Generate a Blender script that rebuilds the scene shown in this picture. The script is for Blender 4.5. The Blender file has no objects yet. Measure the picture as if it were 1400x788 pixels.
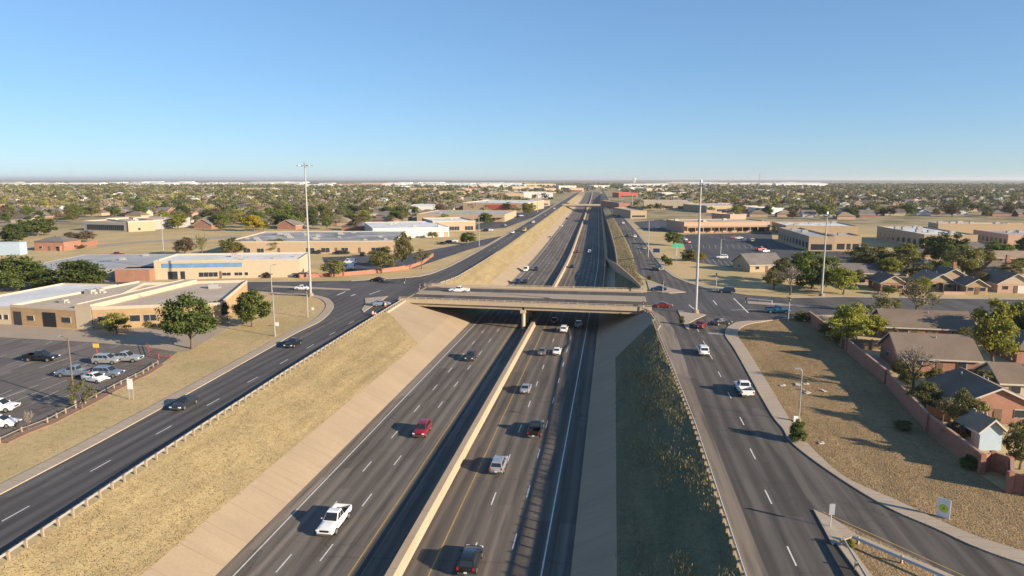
import bpy, bmesh, math, random
import numpy as np
from mathutils import Vector

# ------------------------------------------------------------------ camera, sky, sun, exposure
S = bpy.context.scene
FPX, YAW, PITCH, CAMH = 940.0, math.radians(8.35), math.radians(9.0), 32.5
cd = bpy.data.cameras.new("camera")
cam = bpy.data.objects.new("camera", cd)
S.collection.objects.link(cam)
cam.location = (0, 0, CAMH)
cam.rotation_euler = (math.radians(90) - PITCH, 0, YAW)
cd.sensor_width = 36.0
cd.lens = 36.0 * FPX / 1400.0
cd.clip_start, cd.clip_end = 0.5, 120000.0
S.camera = cam

SUN_EL, SUN_OFF = math.radians(17.5), math.radians(22.5)
to_sun = Vector((math.cos(SUN_OFF) * math.cos(SUN_EL), -math.sin(SUN_OFF) * math.cos(SUN_EL), math.sin(SUN_EL)))
W = bpy.data.worlds.new("World")
S.world = W
W.use_nodes = True
wn = W.node_tree
for n in list(wn.nodes):
    wn.nodes.remove(n)
sky = wn.nodes.new("ShaderNodeTexSky")
sky.sky_type = 'NISHITA'
sky.sun_disc = False
sky.sun_elevation = SUN_EL
sky.sun_rotation = math.atan2(to_sun.x, to_sun.y)
sky.altitude = 900.0
sky.air_density = 1.0
sky.dust_density = 0.0
sky.ozone_density = 6.0
bg = wn.nodes.new("ShaderNodeBackground")
bg.inputs[1].default_value = 0.117
wo = wn.nodes.new("ShaderNodeOutputWorld")
gam = wn.nodes.new("ShaderNodeGamma")          # softens the contrast between horizon and zenith
gam.inputs[1].default_value = 0.65
hue = wn.nodes.new("ShaderNodeMix")
hue.data_type = 'RGBA'
hue.blend_type = 'MULTIPLY'
hue.inputs[0].default_value = 1.0
hue.inputs[7].default_value = (0.83, 0.95, 1.06, 1)
wn.links.new(sky.outputs[0], gam.inputs[0])
wn.links.new(gam.outputs[0], hue.inputs[6])
wn.links.new(hue.outputs[2], bg.inputs[0])
wn.links.new(bg.outputs[0], wo.inputs[0])
sl = bpy.data.lights.new("sun", 'SUN')
sl.energy = 4.6
sl.angle = math.radians(0.5)
sl.color = (1.0, 0.84, 0.64)
sun = bpy.data.objects.new("sun", sl)
S.collection.objects.link(sun)
sun.rotation_euler = to_sun.to_track_quat('Z', 'Y').to_euler()
sun.location = (200, -100, 150)
S.view_settings.view_transform = 'Standard'
S.view_settings.look = 'None'
S.view_settings.gamma = 1.0
S.view_settings.use_curve_mapping = False
S.view_settings.exposure = 1.18
S.render.engine = 'CYCLES'
S.cycles.max_bounces = 6
S.cycles.diffuse_bounces = 3
S.cycles.glossy_bounces = 2
S.cycles.transmission_bounces = 2
S.cycles.transparent_max_bounces = 4
S.cycles.volume_bounces = 0
S.cycles.use_denoising = True
S.cycles.use_adaptive_sampling = True
S.cycles.sample_clamp_indirect = 4.0

COL = S.collection
rnd = random.Random(7)

# ------------------------------------------------------------------ where a pixel of the survey photo meets level z
_fw = (-math.sin(YAW) * math.cos(PITCH), math.cos(YAW) * math.cos(PITCH), -math.sin(PITCH))
_rt = (math.cos(YAW), math.sin(YAW), 0.0)
_up = (-math.sin(YAW) * math.sin(PITCH), math.cos(YAW) * math.sin(PITCH), math.cos(PITCH))


def at(px, py, z=0.0):
    u, v = (px - 700) / FPX, (394 - py) / FPX
    d = [_fw[i] + u * _rt[i] + v * _up[i] for i in range(3)]
    t = (z - CAMH) / d[2]
    return (d[0] * t, d[1] * t)


def proj(x, y, z=0.0):
    v = (x, y, z - CAMH)
    a = [sum(v[i] * w[i] for i in range(3)) for w in (_rt, _up, _fw)]
    if a[2] < 1:
        return (-9999, 9999, a[2])
    return (700 + FPX * a[0] / a[2], 394 - FPX * a[1] / a[2], a[2])


def hgt(px_base, py_base, py_top, z=0.0):
    """height of a thing standing at a base pixel whose top shows at py_top"""
    x, y = at(px_base, py_base, z)
    lo, hi = z, z + 80
    for _ in range(40):
        m = (lo + hi) / 2
        if proj(x, y, m)[1] > py_top:
            lo = m
        else:
            hi = m
    return lo - z


def scale_at(x, y, z=0.0):
    return FPX / max(proj(x, y, z)[2], 1)


# ------------------------------------------------------------------ materials
MATS = {}


def _nodes(name):
    m = bpy.data.materials.new(name)
    m.use_nodes = True
    nt = m.node_tree
    b = nt.nodes["Principled BSDF"]
    return m, nt, b


def N(nt, kind, **kw):
    n = nt.nodes.new(kind)
    for k, v in kw.items():
        setattr(n, k, v)
    return n


def math_node(nt, op, a, b=None, c=None, clamp=False):
    n = nt.nodes.new("ShaderNodeMath")
    n.operation = op
    n.use_clamp = clamp
    for i, q in enumerate((a, b, c)):
        if q is None:
            continue
        if isinstance(q, (int, float)):
            n.inputs[i].default_value = q
        else:
            nt.links.new(q, n.inputs[i])
    return n.outputs[0]


def mixc(nt, fac, a, b, mode='MIX'):
    n = nt.nodes.new("ShaderNodeMix")
    n.data_type = 'RGBA'
    n.blend_type = mode
    for s, q in (("Factor", fac), ("A", a), ("B", b)):
        idx = {"Factor": 0, "A": 6, "B": 7}[s]
        if isinstance(q, (int, float)):
            n.inputs[idx].default_value = q
        elif isinstance(q, tuple):
            n.inputs[idx].default_value = (*q[:3], 1)
        else:
            nt.links.new(q, n.inputs[idx])
    return n.outputs[2]


def noise(nt, vec, scale, detail=3.0, rough=0.55, w=None):
    n = nt.nodes.new("ShaderNodeTexNoise")
    n.inputs["Scale"].default_value = scale
    n.inputs["Detail"].default_value = detail
    n.inputs["Roughness"].default_value = rough
    if vec is not None:
        nt.links.new(vec, n.inputs["Vector"])
    return n.outputs["Fac"]


def ramp(nt, fac, stops):
    n = nt.nodes.new("ShaderNodeValToRGB")
    cr = n.color_ramp
    while len(cr.elements) < len(stops):
        cr.elements.new(0.5)
    for e, (p, c) in zip(cr.elements, stops):
        e.position = p
        e.color = (*c[:3], 1) if isinstance(c, tuple) else (c, c, c, 1)
    nt.links.new(fac, n.inputs[0])
    return n.outputs[0]


def wpos(nt):
    return nt.nodes.new("ShaderNodeNewGeometry").outputs["Position"]


def scaled(nt, vec, s):
    n = nt.nodes.new("ShaderNodeVectorMath")
    n.operation = 'MULTIPLY'
    nt.links.new(vec, n.inputs[0])
    n.inputs[1].default_value = s
    return n.outputs[0]


def bumpy(nt, b, h, strength, dist):
    n = nt.nodes.new("ShaderNodeBump")
    n.inputs["Strength"].default_value = strength
    n.inputs["Distance"].default_value = dist
    nt.links.new(h, n.inputs["Height"])
    nt.links.new(n.outputs[0], b.inputs["Normal"])


def plain(name, c, rough=0.7, metal=0.0, var=0.12, scale=1.2, spec=0.3):
    """a painted or plain surface with faint mottling"""
    if name in MATS:
        return MATS[name]
    m, nt, b = _nodes(name)
    p = wpos(nt)
    f = noise(nt, p, scale, 4)
    k = math_node(nt, 'MULTIPLY_ADD', f, 2 * var, 1 - var)
    col = mixc(nt, 1.0, c, k, 'MULTIPLY')
    nt.links.new(col, b.inputs["Base Color"])
    b.inputs["Roughness"].default_value = rough
    b.inputs["Metallic"].default_value = metal
    b.inputs["Specular IOR Level"].default_value = spec
    MATS[name] = m
    return m


def asphalt(name, c, worn, lane=None, x0=0.0, seam=0.35):
    """road surface: tracks worn along the lane, mottling, tar-sealed cracks. UV = metres across, metres along"""
    m, nt, b = _nodes(name)
    uv = N(nt, "ShaderNodeUVMap").outputs[0]
    big = noise(nt, scaled(nt, uv, (0.10, 0.012, 1)), 1.0, 4)
    streak = noise(nt, scaled(nt, uv, (1.6, 0.02, 1)), 1.0, 4, 0.6)
    grain = noise(nt, uv, 6.0, 3, 0.7)
    col = mixc(nt, ramp(nt, big, [(0.35, 0.0), (0.65, 1.0)]), c, worn)
    if lane:
        sx = N(nt, "ShaderNodeSeparateXYZ")
        nt.links.new(uv, sx.inputs[0])
        ph = math_node(nt, 'MULTIPLY', math_node(nt, 'SUBTRACT', sx.outputs[0], x0), 4 * math.pi / lane)
        tr = math_node(nt, 'COSINE', ph)
        tr = math_node(nt, 'MULTIPLY_ADD', tr, 0.20, 1.02)
        col = mixc(nt, 1.0, col, tr, 'MULTIPLY')
    st = math_node(nt, 'MULTIPLY_ADD', streak, 1.2, 0.42)
    col = mixc(nt, 0.75, col, st, 'MULTIPLY')
    gr = math_node(nt, 'MULTIPLY_ADD', grain, 0.5, 0.75)
    col = mixc(nt, 0.6, col, gr, 'MULTIPLY')
    # relaid patches and oil-dark lengths
    pv = N(nt, "ShaderNodeTexVoronoi", distance='CHEBYCHEV')
    pv.inputs["Scale"].default_value = 1.0
    nt.links.new(scaled(nt, uv, (0.27, 0.035, 1)), pv.inputs["Vector"])
    ps = N(nt, "ShaderNodeSeparateColor")
    nt.links.new(pv.outputs["Color"], ps.inputs[0])
    pk = math_node(nt, 'MULTIPLY_ADD', ps.outputs[0], 0.40, 0.82)
    col = mixc(nt, 0.9, col, pk, 'MULTIPLY')
    oil = ramp(nt, noise(nt, scaled(nt, uv, (1.1, 0.05, 1)), 1.0, 3, 0.6), [(0.52, 0.0), (0.70, 1.0)])
    col = mixc(nt, math_node(nt, 'MULTIPLY', oil, 0.6), col, (0.04, 0.038, 0.037))
    sy = N(nt, "ShaderNodeSeparateXYZ")
    nt.links.new(uv, sy.inputs[0])
    jf = math_node(nt, 'FRACT', math_node(nt, 'DIVIDE', math_node(nt, 'ADD', sy.outputs[1], math_node(nt, 'MULTIPLY', noise(nt, scaled(nt, uv, (0.5, 0.06, 1)), 1.0, 2), 5.0)), 17.0))
    jl = math_node(nt, 'MULTIPLY', math_node(nt, 'LESS_THAN', jf, 0.010), ramp(nt, noise(nt, uv, 0.11, 2), [(0.5, 0.0), (0.6, 1.0)]))
    col = mixc(nt, math_node(nt, 'MULTIPLY', jl, seam), col, (0.025, 0.024, 0.024))
    v = N(nt, "ShaderNodeTexVoronoi", feature='DISTANCE_TO_EDGE')
    v.inputs["Scale"].default_value = 0.09
    wob = noise(nt, uv, 0.5, 3)
    va = N(nt, "ShaderNodeVectorMath", operation='ADD')
    nt.links.new(scaled(nt, uv, (0.35, 1, 1)), va.inputs[0])
    wv = math_node(nt, 'MULTIPLY', wob, 3.0)
    nt.links.new(wv, va.inputs[1])
    nt.links.new(va.outputs[0], v.inputs["Vector"])
    cr = ramp(nt, v.outputs["Distance"], [(0.0, 1.0), (0.016, 0.0)])
    brk = ramp(nt, noise(nt, uv, 0.06, 2), [(0.48, 0.0), (0.6, 1.0)])
    cf = math_node(nt, 'MULTIPLY', cr, brk)
    col = mixc(nt, math_node(nt, 'MULTIPLY', cf, seam), col, (0.02, 0.02, 0.022))
    nt.links.new(col, b.inputs["Base Color"])
    b.inputs["Roughness"].default_value = 0.85
    b.inputs["Specular IOR Level"].default_value = 0.25
    bumpy(nt, b, grain, 0.15, 0.02)
    MATS[name] = m
    return m


def concrete(name, c, dark, joint=5.0, stain=0.5):
    m, nt, b = _nodes(name)
    uv = N(nt, "ShaderNodeUVMap").outputs[0]
    big = noise(nt, uv, 0.12, 5, 0.6)
    run = noise(nt, scaled(nt, uv, (0.08, 1.1, 1)), 1.0, 4, 0.6)
    fine = noise(nt, uv, 3.0, 4, 0.65)
    col = mixc(nt, math_node(nt, 'MULTIPLY', ramp(nt, big, [(0.35, 0.0), (0.7, 1.0)]), 0.55), c, dark)
    col = mixc(nt, math_node(nt, 'MULTIPLY', ramp(nt, run, [(0.5, 0.0), (0.75, 1.0)]), stain), col, dark)
    col = mixc(nt, 0.35, col, math_node(nt, 'MULTIPLY_ADD', fine, 0.8, 0.6), 'MULTIPLY')
    if joint:
        sx = N(nt, "ShaderNodeSeparateXYZ")
        nt.links.new(uv, sx.inputs[0])
        fr = math_node(nt, 'FRACT', math_node(nt, 'DIVIDE', sx.outputs[1], joint))
        j = math_node(nt, 'LESS_THAN', fr, 0.05 / joint * 1.6)
        col = mixc(nt, math_node(nt, 'MULTIPLY', j, 0.5), col, (0.16, 0.12, 0.09))
    nt.links.new(col, b.inputs["Base Color"])
    b.inputs["Roughness"].default_value = 0.9
    b.inputs["Specular IOR Level"].default_value = 0.15
    bumpy(nt, b, fine, 0.2, 0.02)
    MATS[name] = m
    return m


def grassy(name, c1, c2, c3, s1=0.12, s2=1.3, bump=0.5):
    """dry grass: broad patches, clumps and fine blades"""
    m, nt, b = _nodes(name)
    p = wpos(nt)
    f1 = noise(nt, p, s1, 4, 0.6)
    f2 = noise(nt, p, s2, 4, 0.7)
    f3 = noise(nt, scaled(nt, p, (1.0, 0.6, 1.0)), 5.0, 3, 0.7)
    col = mixc(nt, ramp(nt, f1, [(0.40, 0.0), (0.62, 1.0)]), c1, c2)
    col = mixc(nt, ramp(nt, f2, [(0.50, 0.0), (0.72, 0.85)]), col, c3)
    f4 = noise(nt, scaled(nt, p, (0.55, 0.045, 0.55)), 1.0, 4, 0.6)          # mowing and run-off lines
    col = mixc(nt, 0.7, col, math_node(nt, 'MULTIPLY_ADD', f4, 1.2, 0.42), 'MULTIPLY')
    f5 = noise(nt, p, 0.35, 5, 0.7)                                          # worn bare soil
    col = mixc(nt, ramp(nt, f5, [(0.60, 0.0), (0.70, 0.7)]), col, (c3[0] * 1.25, c3[1] * 1.15, c3[2] * 1.15))
    col = mixc(nt, 0.8, col, math_node(nt, 'MULTIPLY_ADD', f3, 1.3, 0.38), 'MULTIPLY')
    nt.links.new(col, b.inputs["Base Color"])
    b.inputs["Roughness"].default_value = 0.95
    b.inputs["Specular IOR Level"].default_value = 0.05
    bumpy(nt, b, math_node(nt, 'ADD', f2, f3), bump, 0.15)
    MATS[name] = m
    return m


def brick(name, c1, c2, mortar, sc=1.0):
    m, nt, b = _nodes(name)
    g = N(nt, "ShaderNodeNewGeometry")
    sx = N(nt, "ShaderNodeSeparateXYZ")
    nt.links.new(g.outputs["Position"], sx.inputs[0])
    cx = N(nt, "ShaderNodeCombineXYZ")
    nt.links.new(math_node(nt, 'ADD', sx.outputs[0], sx.outputs[1]), cx.inputs[0])
    nt.links.new(sx.outputs[2], cx.inputs[1])
    t = N(nt, "ShaderNodeTexBrick")
    nt.links.new(cx.outputs[0], t.inputs["Vector"])
    t.inputs["Color1"].default_value = (*c1, 1)
    t.inputs["Color2"].default_value = (*c2, 1)
    t.inputs["Mortar"].default_value = (*mortar, 1)
    t.inputs["Scale"].default_value = 2.2 * sc
    t.inputs["Mortar Size"].default_value = 0.012
    f = noise(nt, g.outputs["Position"], 0.5, 4)
    col = mixc(nt, 0.6, t.outputs["Color"], math_node(nt, 'MULTIPLY_ADD', f, 0.9, 0.55), 'MULTIPLY')
    nt.links.new(col, b.inputs["Base Color"])
    b.inputs["Roughness"].default_value = 0.9
    MATS[name] = m
    return m


def shingle(name, c1, c2):
    m, nt, b = _nodes(name)
    p = wpos(nt)
    f1 = noise(nt, p, 0.25, 3)
    f2 = noise(nt, scaled(nt, p, (3.0, 3.0, 6.0)), 1.6, 3, 0.7)
    col = mixc(nt, ramp(nt, f1, [(0.35, 0.0), (0.65, 1.0)]), c1, c2)
    col = mixc(nt, 0.7, col, math_node(nt, 'MULTIPLY_ADD', f2, 1.0, 0.5), 'MULTIPLY')
    nt.links.new(col, b.inputs["Base Color"])
    b.inputs["Roughness"].default_value = 0.92
    b.inputs["Specular IOR Level"].default_value = 0.1
    MATS[name] = m
    return m


def membrane(name, c1, c2):
    """flat roof: seams, ponding stains"""
    m, nt, b = _nodes(name)
    p = wpos(nt)
    f1 = noise(nt, p, 0.09, 5, 0.65)
    f2 = noise(nt, p, 0.9, 4, 0.6)
    col = mixc(nt, ramp(nt, f1, [(0.38, 0.0), (0.62, 1.0)]), c1, c2)
    col = mixc(nt, 0.5, col, math_node(nt, 'MULTIPLY_ADD', f2, 0.8, 0.6), 'MULTIPLY')
    sx = N(nt, "ShaderNodeSeparateXYZ")
    nt.links.new(p, sx.inputs[0])
    fr = math_node(nt, 'FRACT', math_node(nt, 'DIVIDE', sx.outputs[0], 3.2))
    col = mixc(nt, math_node(nt, 'MULTIPLY', math_node(nt, 'LESS_THAN', fr, 0.03), 0.3), col, (0.12, 0.11, 0.10))
    nt.links.new(col, b.inputs["Base Color"])
    b.inputs["Roughness"].default_value = 0.75
    MATS[name] = m
    return m


def leafmat(name, c, c2):
    m, nt, b = _nodes(name)
    oi = N(nt, "ShaderNodeObjectInfo")
    g = N(nt, "ShaderNodeNewGeometry")
    f = noise(nt, g.outputs["Position"], 0.45, 3)
    col = mixc(nt, ramp(nt, f, [(0.38, 0.0), (0.62, 1.0)]), c, c2)
    k = math_node(nt, 'MULTIPLY_ADD', oi.outputs["Random"], 0.5, 0.75)
    col = mixc(nt, 1.0, col, k, 'MULTIPLY')
    k2 = math_node(nt, 'MULTIPLY_ADD', g.outputs["Random Per Island"], 0.8, 0.6)
    col = mixc(nt, 1.0, col, k2, 'MULTIPLY')
    nt.links.new(col, b.inputs["Base Color"])
    b.inputs["Roughness"].default_value = 0.6
    b.inputs["Specular IOR Level"].default_value = 0.2
    tr = N(nt, "ShaderNodeBsdfTranslucent")
    nt.links.new(col, tr.inputs[0])
    mx = N(nt, "ShaderNodeMixShader")
    mx.inputs[0].default_value = 0.38
    nt.links.new(b.outputs[0], mx.inputs[1])
    nt.links.new(tr.outputs[0], mx.inputs[2])
    nt.links.new(mx.outputs[0], nt.nodes["Material Output"].inputs[0])
    MATS[name] = m
    return m


def tintmat(name, base=(1, 1, 1), rough=0.85):
    """colour read per tree / per house from the mesh's own colour attribute"""
    m, nt, b = _nodes(name)
    a = N(nt, "ShaderNodeAttribute", attribute_name="tint")
    col = mixc(nt, 1.0, a.outputs["Color"], base, 'MULTIPLY')
    nt.links.new(col, b.inputs["Base Color"])
    b.inputs["Roughness"].default_value = rough
    b.inputs["Specular IOR Level"].default_value = 0.1
    MATS[name] = m
    return m


def paint(name, c, rough=0.3, metal=0.0):
    m, nt, b = _nodes(name)
    p = wpos(nt)
    f = noise(nt, p, 1.3, 3)
    col = mixc(nt, 1.0, c, math_node(nt, 'MULTIPLY_ADD', f, 0.25, 0.87), 'MULTIPLY')
    nt.links.new(col, b.inputs["Base Color"])
    b.inputs["Roughness"].default_value = rough
    b.inputs["Metallic"].default_value = metal
    b.inputs["Coat Weight"].default_value = 0.4
    b.inputs["Coat Roughness"].default_value = 0.08
    MATS[name] = m
    return m


def ground_material():
    m, nt, b = _nodes("dry_plain_ground")
    p = wpos(nt)
    ln = N(nt, "ShaderNodeVectorMath", operation='LENGTH')
    nt.links.new(p, ln.inputs[0])
    dist = ln.outputs["Value"]
    n1 = noise(nt, p, 0.06, 5, 0.6)
    n2 = noise(nt, p, 0.9, 4, 0.7)
    n3 = noise(nt, p, 4.5, 3, 0.7)
    near = mixc(nt, ramp(nt, n1, [(0.42, 0.0), (0.6, 1.0)]), (0.52, 0.385, 0.205), (0.42, 0.33, 0.165))
    near = mixc(nt, ramp(nt, n2, [(0.5, 0.0), (0.75, 0.8)]), near, (0.31, 0.245, 0.135))
    near = mixc(nt, 0.7, near, math_node(nt, 'MULTIPLY_ADD', n3, 1.1, 0.46), 'MULTIPLY')
    # built-up land: lawns, drives and dirt in small pieces
    s1 = noise(nt, p, 0.03, 4, 0.65)
    sub = ramp(nt, s1, [(0.36, (0.15, 0.145, 0.065)), (0.46, (0.26, 0.22, 0.12)), (0.56, (0.38, 0.30, 0.19)), (0.66, (0.27, 0.24, 0.21))])
    # open plains far away: long bands of fields
    f1 = noise(nt, scaled(nt, p, (0.00022, 0.0011, 1)), 1.0, 4, 0.6)
    far = ramp(nt, f1, [(0.36, (0.07, 0.085, 0.05)), (0.47, (0.13, 0.135, 0.08)), (0.55, (0.27, 0.235, 0.15)), (0.68, (0.33, 0.28, 0.175))])
    a = ramp(nt, math_node(nt, 'DIVIDE', dist, 1000.0), [(0.46, 0.0), (0.60, 1.0)])
    z = math_node(nt, 'DIVIDE', dist, 10000.0)
    c = ramp(nt, z, [(0.36, 0.0), (0.5, 1.0)])
    col = mixc(nt, a, near, sub)
    col = mixc(nt, c, col, far)
    nt.links.new(col, b.inputs["Base Color"])
    b.inputs["Roughness"].default_value = 0.95
    b.inputs["Specular IOR Level"].default_value = 0.05
    bumpy(nt, b, n2, 0.4, 0.12)
    return m


M_ground = ground_material()
M_free = asphalt("freeway_asphalt", (0.114, 0.099, 0.084), (0.145, 0.122, 0.099), lane=3.7, x0=-36.6)
M_freeR = asphalt("freeway_asphalt_brown", (0.106, 0.090, 0.075), (0.132, 0.109, 0.086), lane=3.75, x0=-17.4)
M_should = asphalt("shoulder_concrete", (0.200, 0.160, 0.124), (0.240, 0.196, 0.148), seam=0.1)
M_asph = asphalt("road_asphalt", (0.074, 0.069, 0.067), (0.093, 0.085, 0.080), lane=4.0, x0=-57.6)
M_asphR = asphalt("road_asphalt_grey", (0.083, 0.075, 0.066), (0.103, 0.089, 0.075), lane=4.0, x0=17.0)
M_cross = asphalt("cross_street_asphalt", (0.079, 0.076, 0.076), (0.105, 0.097, 0.090), seam=0.2)
M_lot = asphalt("parking_lot_asphalt", (0.129, 0.113, 0.101), (0.155, 0.133, 0.115), seam=0.6)
M_lotfar = asphalt("far_lot_asphalt", (0.060, 0.062, 0.070), (0.080, 0.078, 0.080), seam=0.3)
M_slope = concrete("slope_concrete", (0.352, 0.272, 0.182), (0.262, 0.202, 0.138), joint=4.6, stain=0.5)
M_walk = concrete("sidewalk_concrete", (0.420, 0.341, 0.257), (0.326, 0.263, 0.194), joint=1.6, stain=0.3)
M_deck = concrete("bridge_deck_concrete", (0.366, 0.299, 0.226), (0.287, 0.232, 0.183), joint=0, stain=0.4)
M_decklane = asphalt("bridge_lane_surface", (0.071, 0.064, 0.059), (0.105, 0.091, 0.078), seam=0.3)
M_conc = plain("wall_concrete", (0.438, 0.347, 0.237), 0.9, var=0.22, scale=0.8)
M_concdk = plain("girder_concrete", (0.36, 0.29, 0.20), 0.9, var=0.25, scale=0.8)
M_grassL = grassy("bank_grass_golden", (0.315, 0.243, 0.128), (0.265, 0.212, 0.115), (0.225, 0.165, 0.088), s1=0.15, s2=1.1)
M_grassR = grassy("bank_grass_green", (0.135, 0.135, 0.080), (0.165, 0.150, 0.085), (0.085, 0.088, 0.050), s1=0.2, s2=1.6, bump=0.8)
M_verge = grassy("verge_dry_grass", (0.508, 0.385, 0.200), (0.431, 0.347, 0.169), (0.339, 0.262, 0.139), s1=0.08)
M_lotgr = grassy("lot_brown_grass", (0.310, 0.213, 0.115), (0.259, 0.183, 0.099), (0.155, 0.115, 0.064), s1=0.1, s2=1.0, bump=1.0)
M_white = plain("white_road_paint", (0.62, 0.60, 0.55), 0.7, var=0.35)
M_yellow = plain("yellow_road_paint", (0.40, 0.26, 0.075), 0.7, var=0.35)
M_lotline = plain("worn_white_paint", (0.42, 0.39, 0.35), 0.8, var=0.3)
M_kerb = plain("kerb_concrete", (0.40, 0.33, 0.25), 0.9, var=0.2)
M_gal = plain("galvanised_steel", (0.50, 0.49, 0.47), 0.45, 0.5, var=0.15)
M_post = plain("weathered_post_timber", (0.33, 0.25, 0.17), 0.9, var=0.25)
M_pole = plain("pole_grey_metal", (0.36, 0.355, 0.345), 0.5, 0.3, var=0.1)
M_poledk = plain("pole_brown_metal", (0.15, 0.12, 0.10), 0.6, 0.1)
M_dark = plain("black_fitting", (0.02, 0.02, 0.022), 0.6)
M_lens = plain("lamp_lens", (0.6, 0.6, 0.58), 0.25)
M_tyre = plain("tyre_rubber", (0.018, 0.018, 0.019), 0.85)
M_rim = plain("wheel_rim_alloy", (0.42, 0.42, 0.43), 0.3, 0.7)
M_glass = plain("dark_car_glass", (0.018, 0.024, 0.028), 0.06, spec=0.6)
M_head = plain("headlight_glass", (0.75, 0.75, 0.72), 0.15, spec=0.6)
M_tail = plain("taillight_red", (0.42, 0.012, 0.014), 0.2, spec=0.5)
M_bump = plain("grey_bumper_plastic", (0.06, 0.06, 0.062), 0.6)
M_chrome = plain("bright_bumper", (0.55, 0.55, 0.56), 0.2, 0.9)
M_plate = plain("licence_plate_white", (0.65, 0.65, 0.62), 0.5)
M_brick = brick("red_brick", (0.30, 0.135, 0.085), (0.25, 0.11, 0.07), (0.35, 0.28, 0.22))
M_brickwall = brick("boundary_brick", (0.34, 0.145, 0.092), (0.27, 0.11, 0.072), (0.33, 0.20, 0.14))
M_tanbrick = brick("tan_brick", (0.38, 0.245, 0.125), (0.34, 0.215, 0.11), (0.38, 0.30, 0.2))
M_cream = plain("cream_stucco", (0.44, 0.36, 0.255), 0.9, var=0.12)
M_tan = plain("tan_stucco", (0.38, 0.285, 0.185), 0.9, var=0.12)
M_pink = plain("pinkish_stucco", (0.42, 0.28, 0.205), 0.9, var=0.12)
M_whitew = plain("white_metal_siding", (0.52, 0.51, 0.48), 0.6, var=0.1)
M_paleblue = plain("pale_blue_siding", (0.33, 0.41, 0.48), 0.6, var=0.1)
M_grayw = plain("grey_siding", (0.30, 0.29, 0.28), 0.8, var=0.12)
M_red = plain("red_store_front", (0.38, 0.075, 0.05), 0.7, var=0.15)
M_rooftan = membrane("roof_tan_gravel", (0.483, 0.397, 0.299), (0.414, 0.333, 0.241))
M_roofgry = membrane("roof_grey_membrane", (0.40, 0.39, 0.38), (0.31, 0.30, 0.29))
M_roofwht = membrane("roof_white_membrane", (0.68, 0.67, 0.65), (0.55, 0.55, 0.54))
M_roofdk = membrane("roof_worn_dark", (0.16, 0.155, 0.15), (0.40, 0.385, 0.36))
M_shb = shingle("shingle_brown", (0.165, 0.125, 0.095), (0.20, 0.155, 0.12))
M_shg = shingle("shingle_grey", (0.145, 0.13, 0.12), (0.19, 0.17, 0.155))
M_shd = shingle("shingle_dark", (0.100, 0.086, 0.080), (0.135, 0.118, 0.108))
M_sht = shingle("shingle_tan", (0.24, 0.185, 0.14), (0.28, 0.22, 0.165))
M_trim = plain("white_trim", (0.48, 0.44, 0.385), 0.6)
M_cap = plain("parapet_cap_light", (0.44, 0.375, 0.29), 0.7)
M_winglass = plain("window_glass_dark", (0.03, 0.035, 0.042), 0.08, spec=0.6)
M_door = plain("door_brown", (0.14, 0.09, 0.06), 0.6)
M_garage = plain("garage_door_white", (0.58, 0.55, 0.50), 0.6)
M_bluestripe = plain("blue_fascia_band", (0.12, 0.24, 0.40), 0.5, var=0.45, scale=0.5)
M_hvac = plain("rooftop_unit_grey", (0.36, 0.345, 0.32), 0.5, 0.2)
M_ind = plain("white_shed_metal", (0.74, 0.72, 0.68), 0.6)
M_wood = plain("fence_timber", (0.24, 0.165, 0.105), 0.9, var=0.3, scale=3)
M_signgreen = plain("sign_green", (0.04, 0.30, 0.22), 0.4)
M_signblue = plain("sign_blue", (0.03, 0.07, 0.16), 0.4)
M_signwhite = plain("sign_white", (0.70, 0.70, 0.68), 0.4)
M_signyel = plain("sign_yellow", (0.72, 0.52, 0.10), 0.4)
M_lime = plain("emblem_lime", (0.52, 0.58, 0.06), 0.5)
M_limedk = plain("emblem_green", (0.20, 0.30, 0.02), 0.5)
M_signback = plain("sign_back_metal", (0.34, 0.37, 0.40), 0.4, 0.4)
M_orange = plain("orange_barrel", (0.45, 0.14, 0.07), 0.5)
M_bark = plain("bark_grey_brown", (0.13, 0.10, 0.075), 0.95, var=0.3, scale=4)
M_barkp = plain("bark_pale_twigs", (0.27, 0.225, 0.185), 0.95, var=0.25, scale=3)
L_dark = leafmat("leaf_dark_green", (0.064, 0.090, 0.024), (0.113, 0.138, 0.036))
L_green = leafmat("leaf_mid_green", (0.103, 0.140, 0.032), (0.165, 0.189, 0.043))
L_olive = leafmat("leaf_olive", (0.142, 0.142, 0.049), (0.209, 0.189, 0.065))
L_ygreen = leafmat("leaf_yellow_green", (0.204, 0.216, 0.034), (0.288, 0.276, 0.048))
L_yellow = leafmat("leaf_bright_yellow", (0.40, 0.30, 0.020), (0.52, 0.38, 0.025))
L_brown = leafmat("leaf_dull_brown", (0.120, 0.086, 0.054), (0.162, 0.120, 0.078))
L_tuft = leafmat("tuft_golden", (0.359, 0.279, 0.151), (0.291, 0.225, 0.126))
L_tuftp = leafmat("tuft_pale_olive", (0.40, 0.33, 0.17), (0.30, 0.26, 0.13))
L_tuftb = leafmat("tuft_brown", (0.390, 0.286, 0.156), (0.286, 0.215, 0.117))
M_tint = tintmat("tree_tint")
M_tinth = tintmat("house_tint")


# ------------------------------------------------------------------ objects and meshes
def tag(o, label=None, cat=None, group=None, kind=None):
    if label:
        o["label"] = label
    if cat:
        o["category"] = cat
    if group:
        o["group"] = group
    if kind:
        o["kind"] = kind
    return o


def empty(name, loc, rz=0.0, label=None, cat=None, group=None):
    o = bpy.data.objects.new(name, None)
    COL.objects.link(o)
    o.location = loc
    o.rotation_euler = (0, 0, rz)
    o.empty_display_size = 0.2
    return tag(o, label, cat, group)


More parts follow.
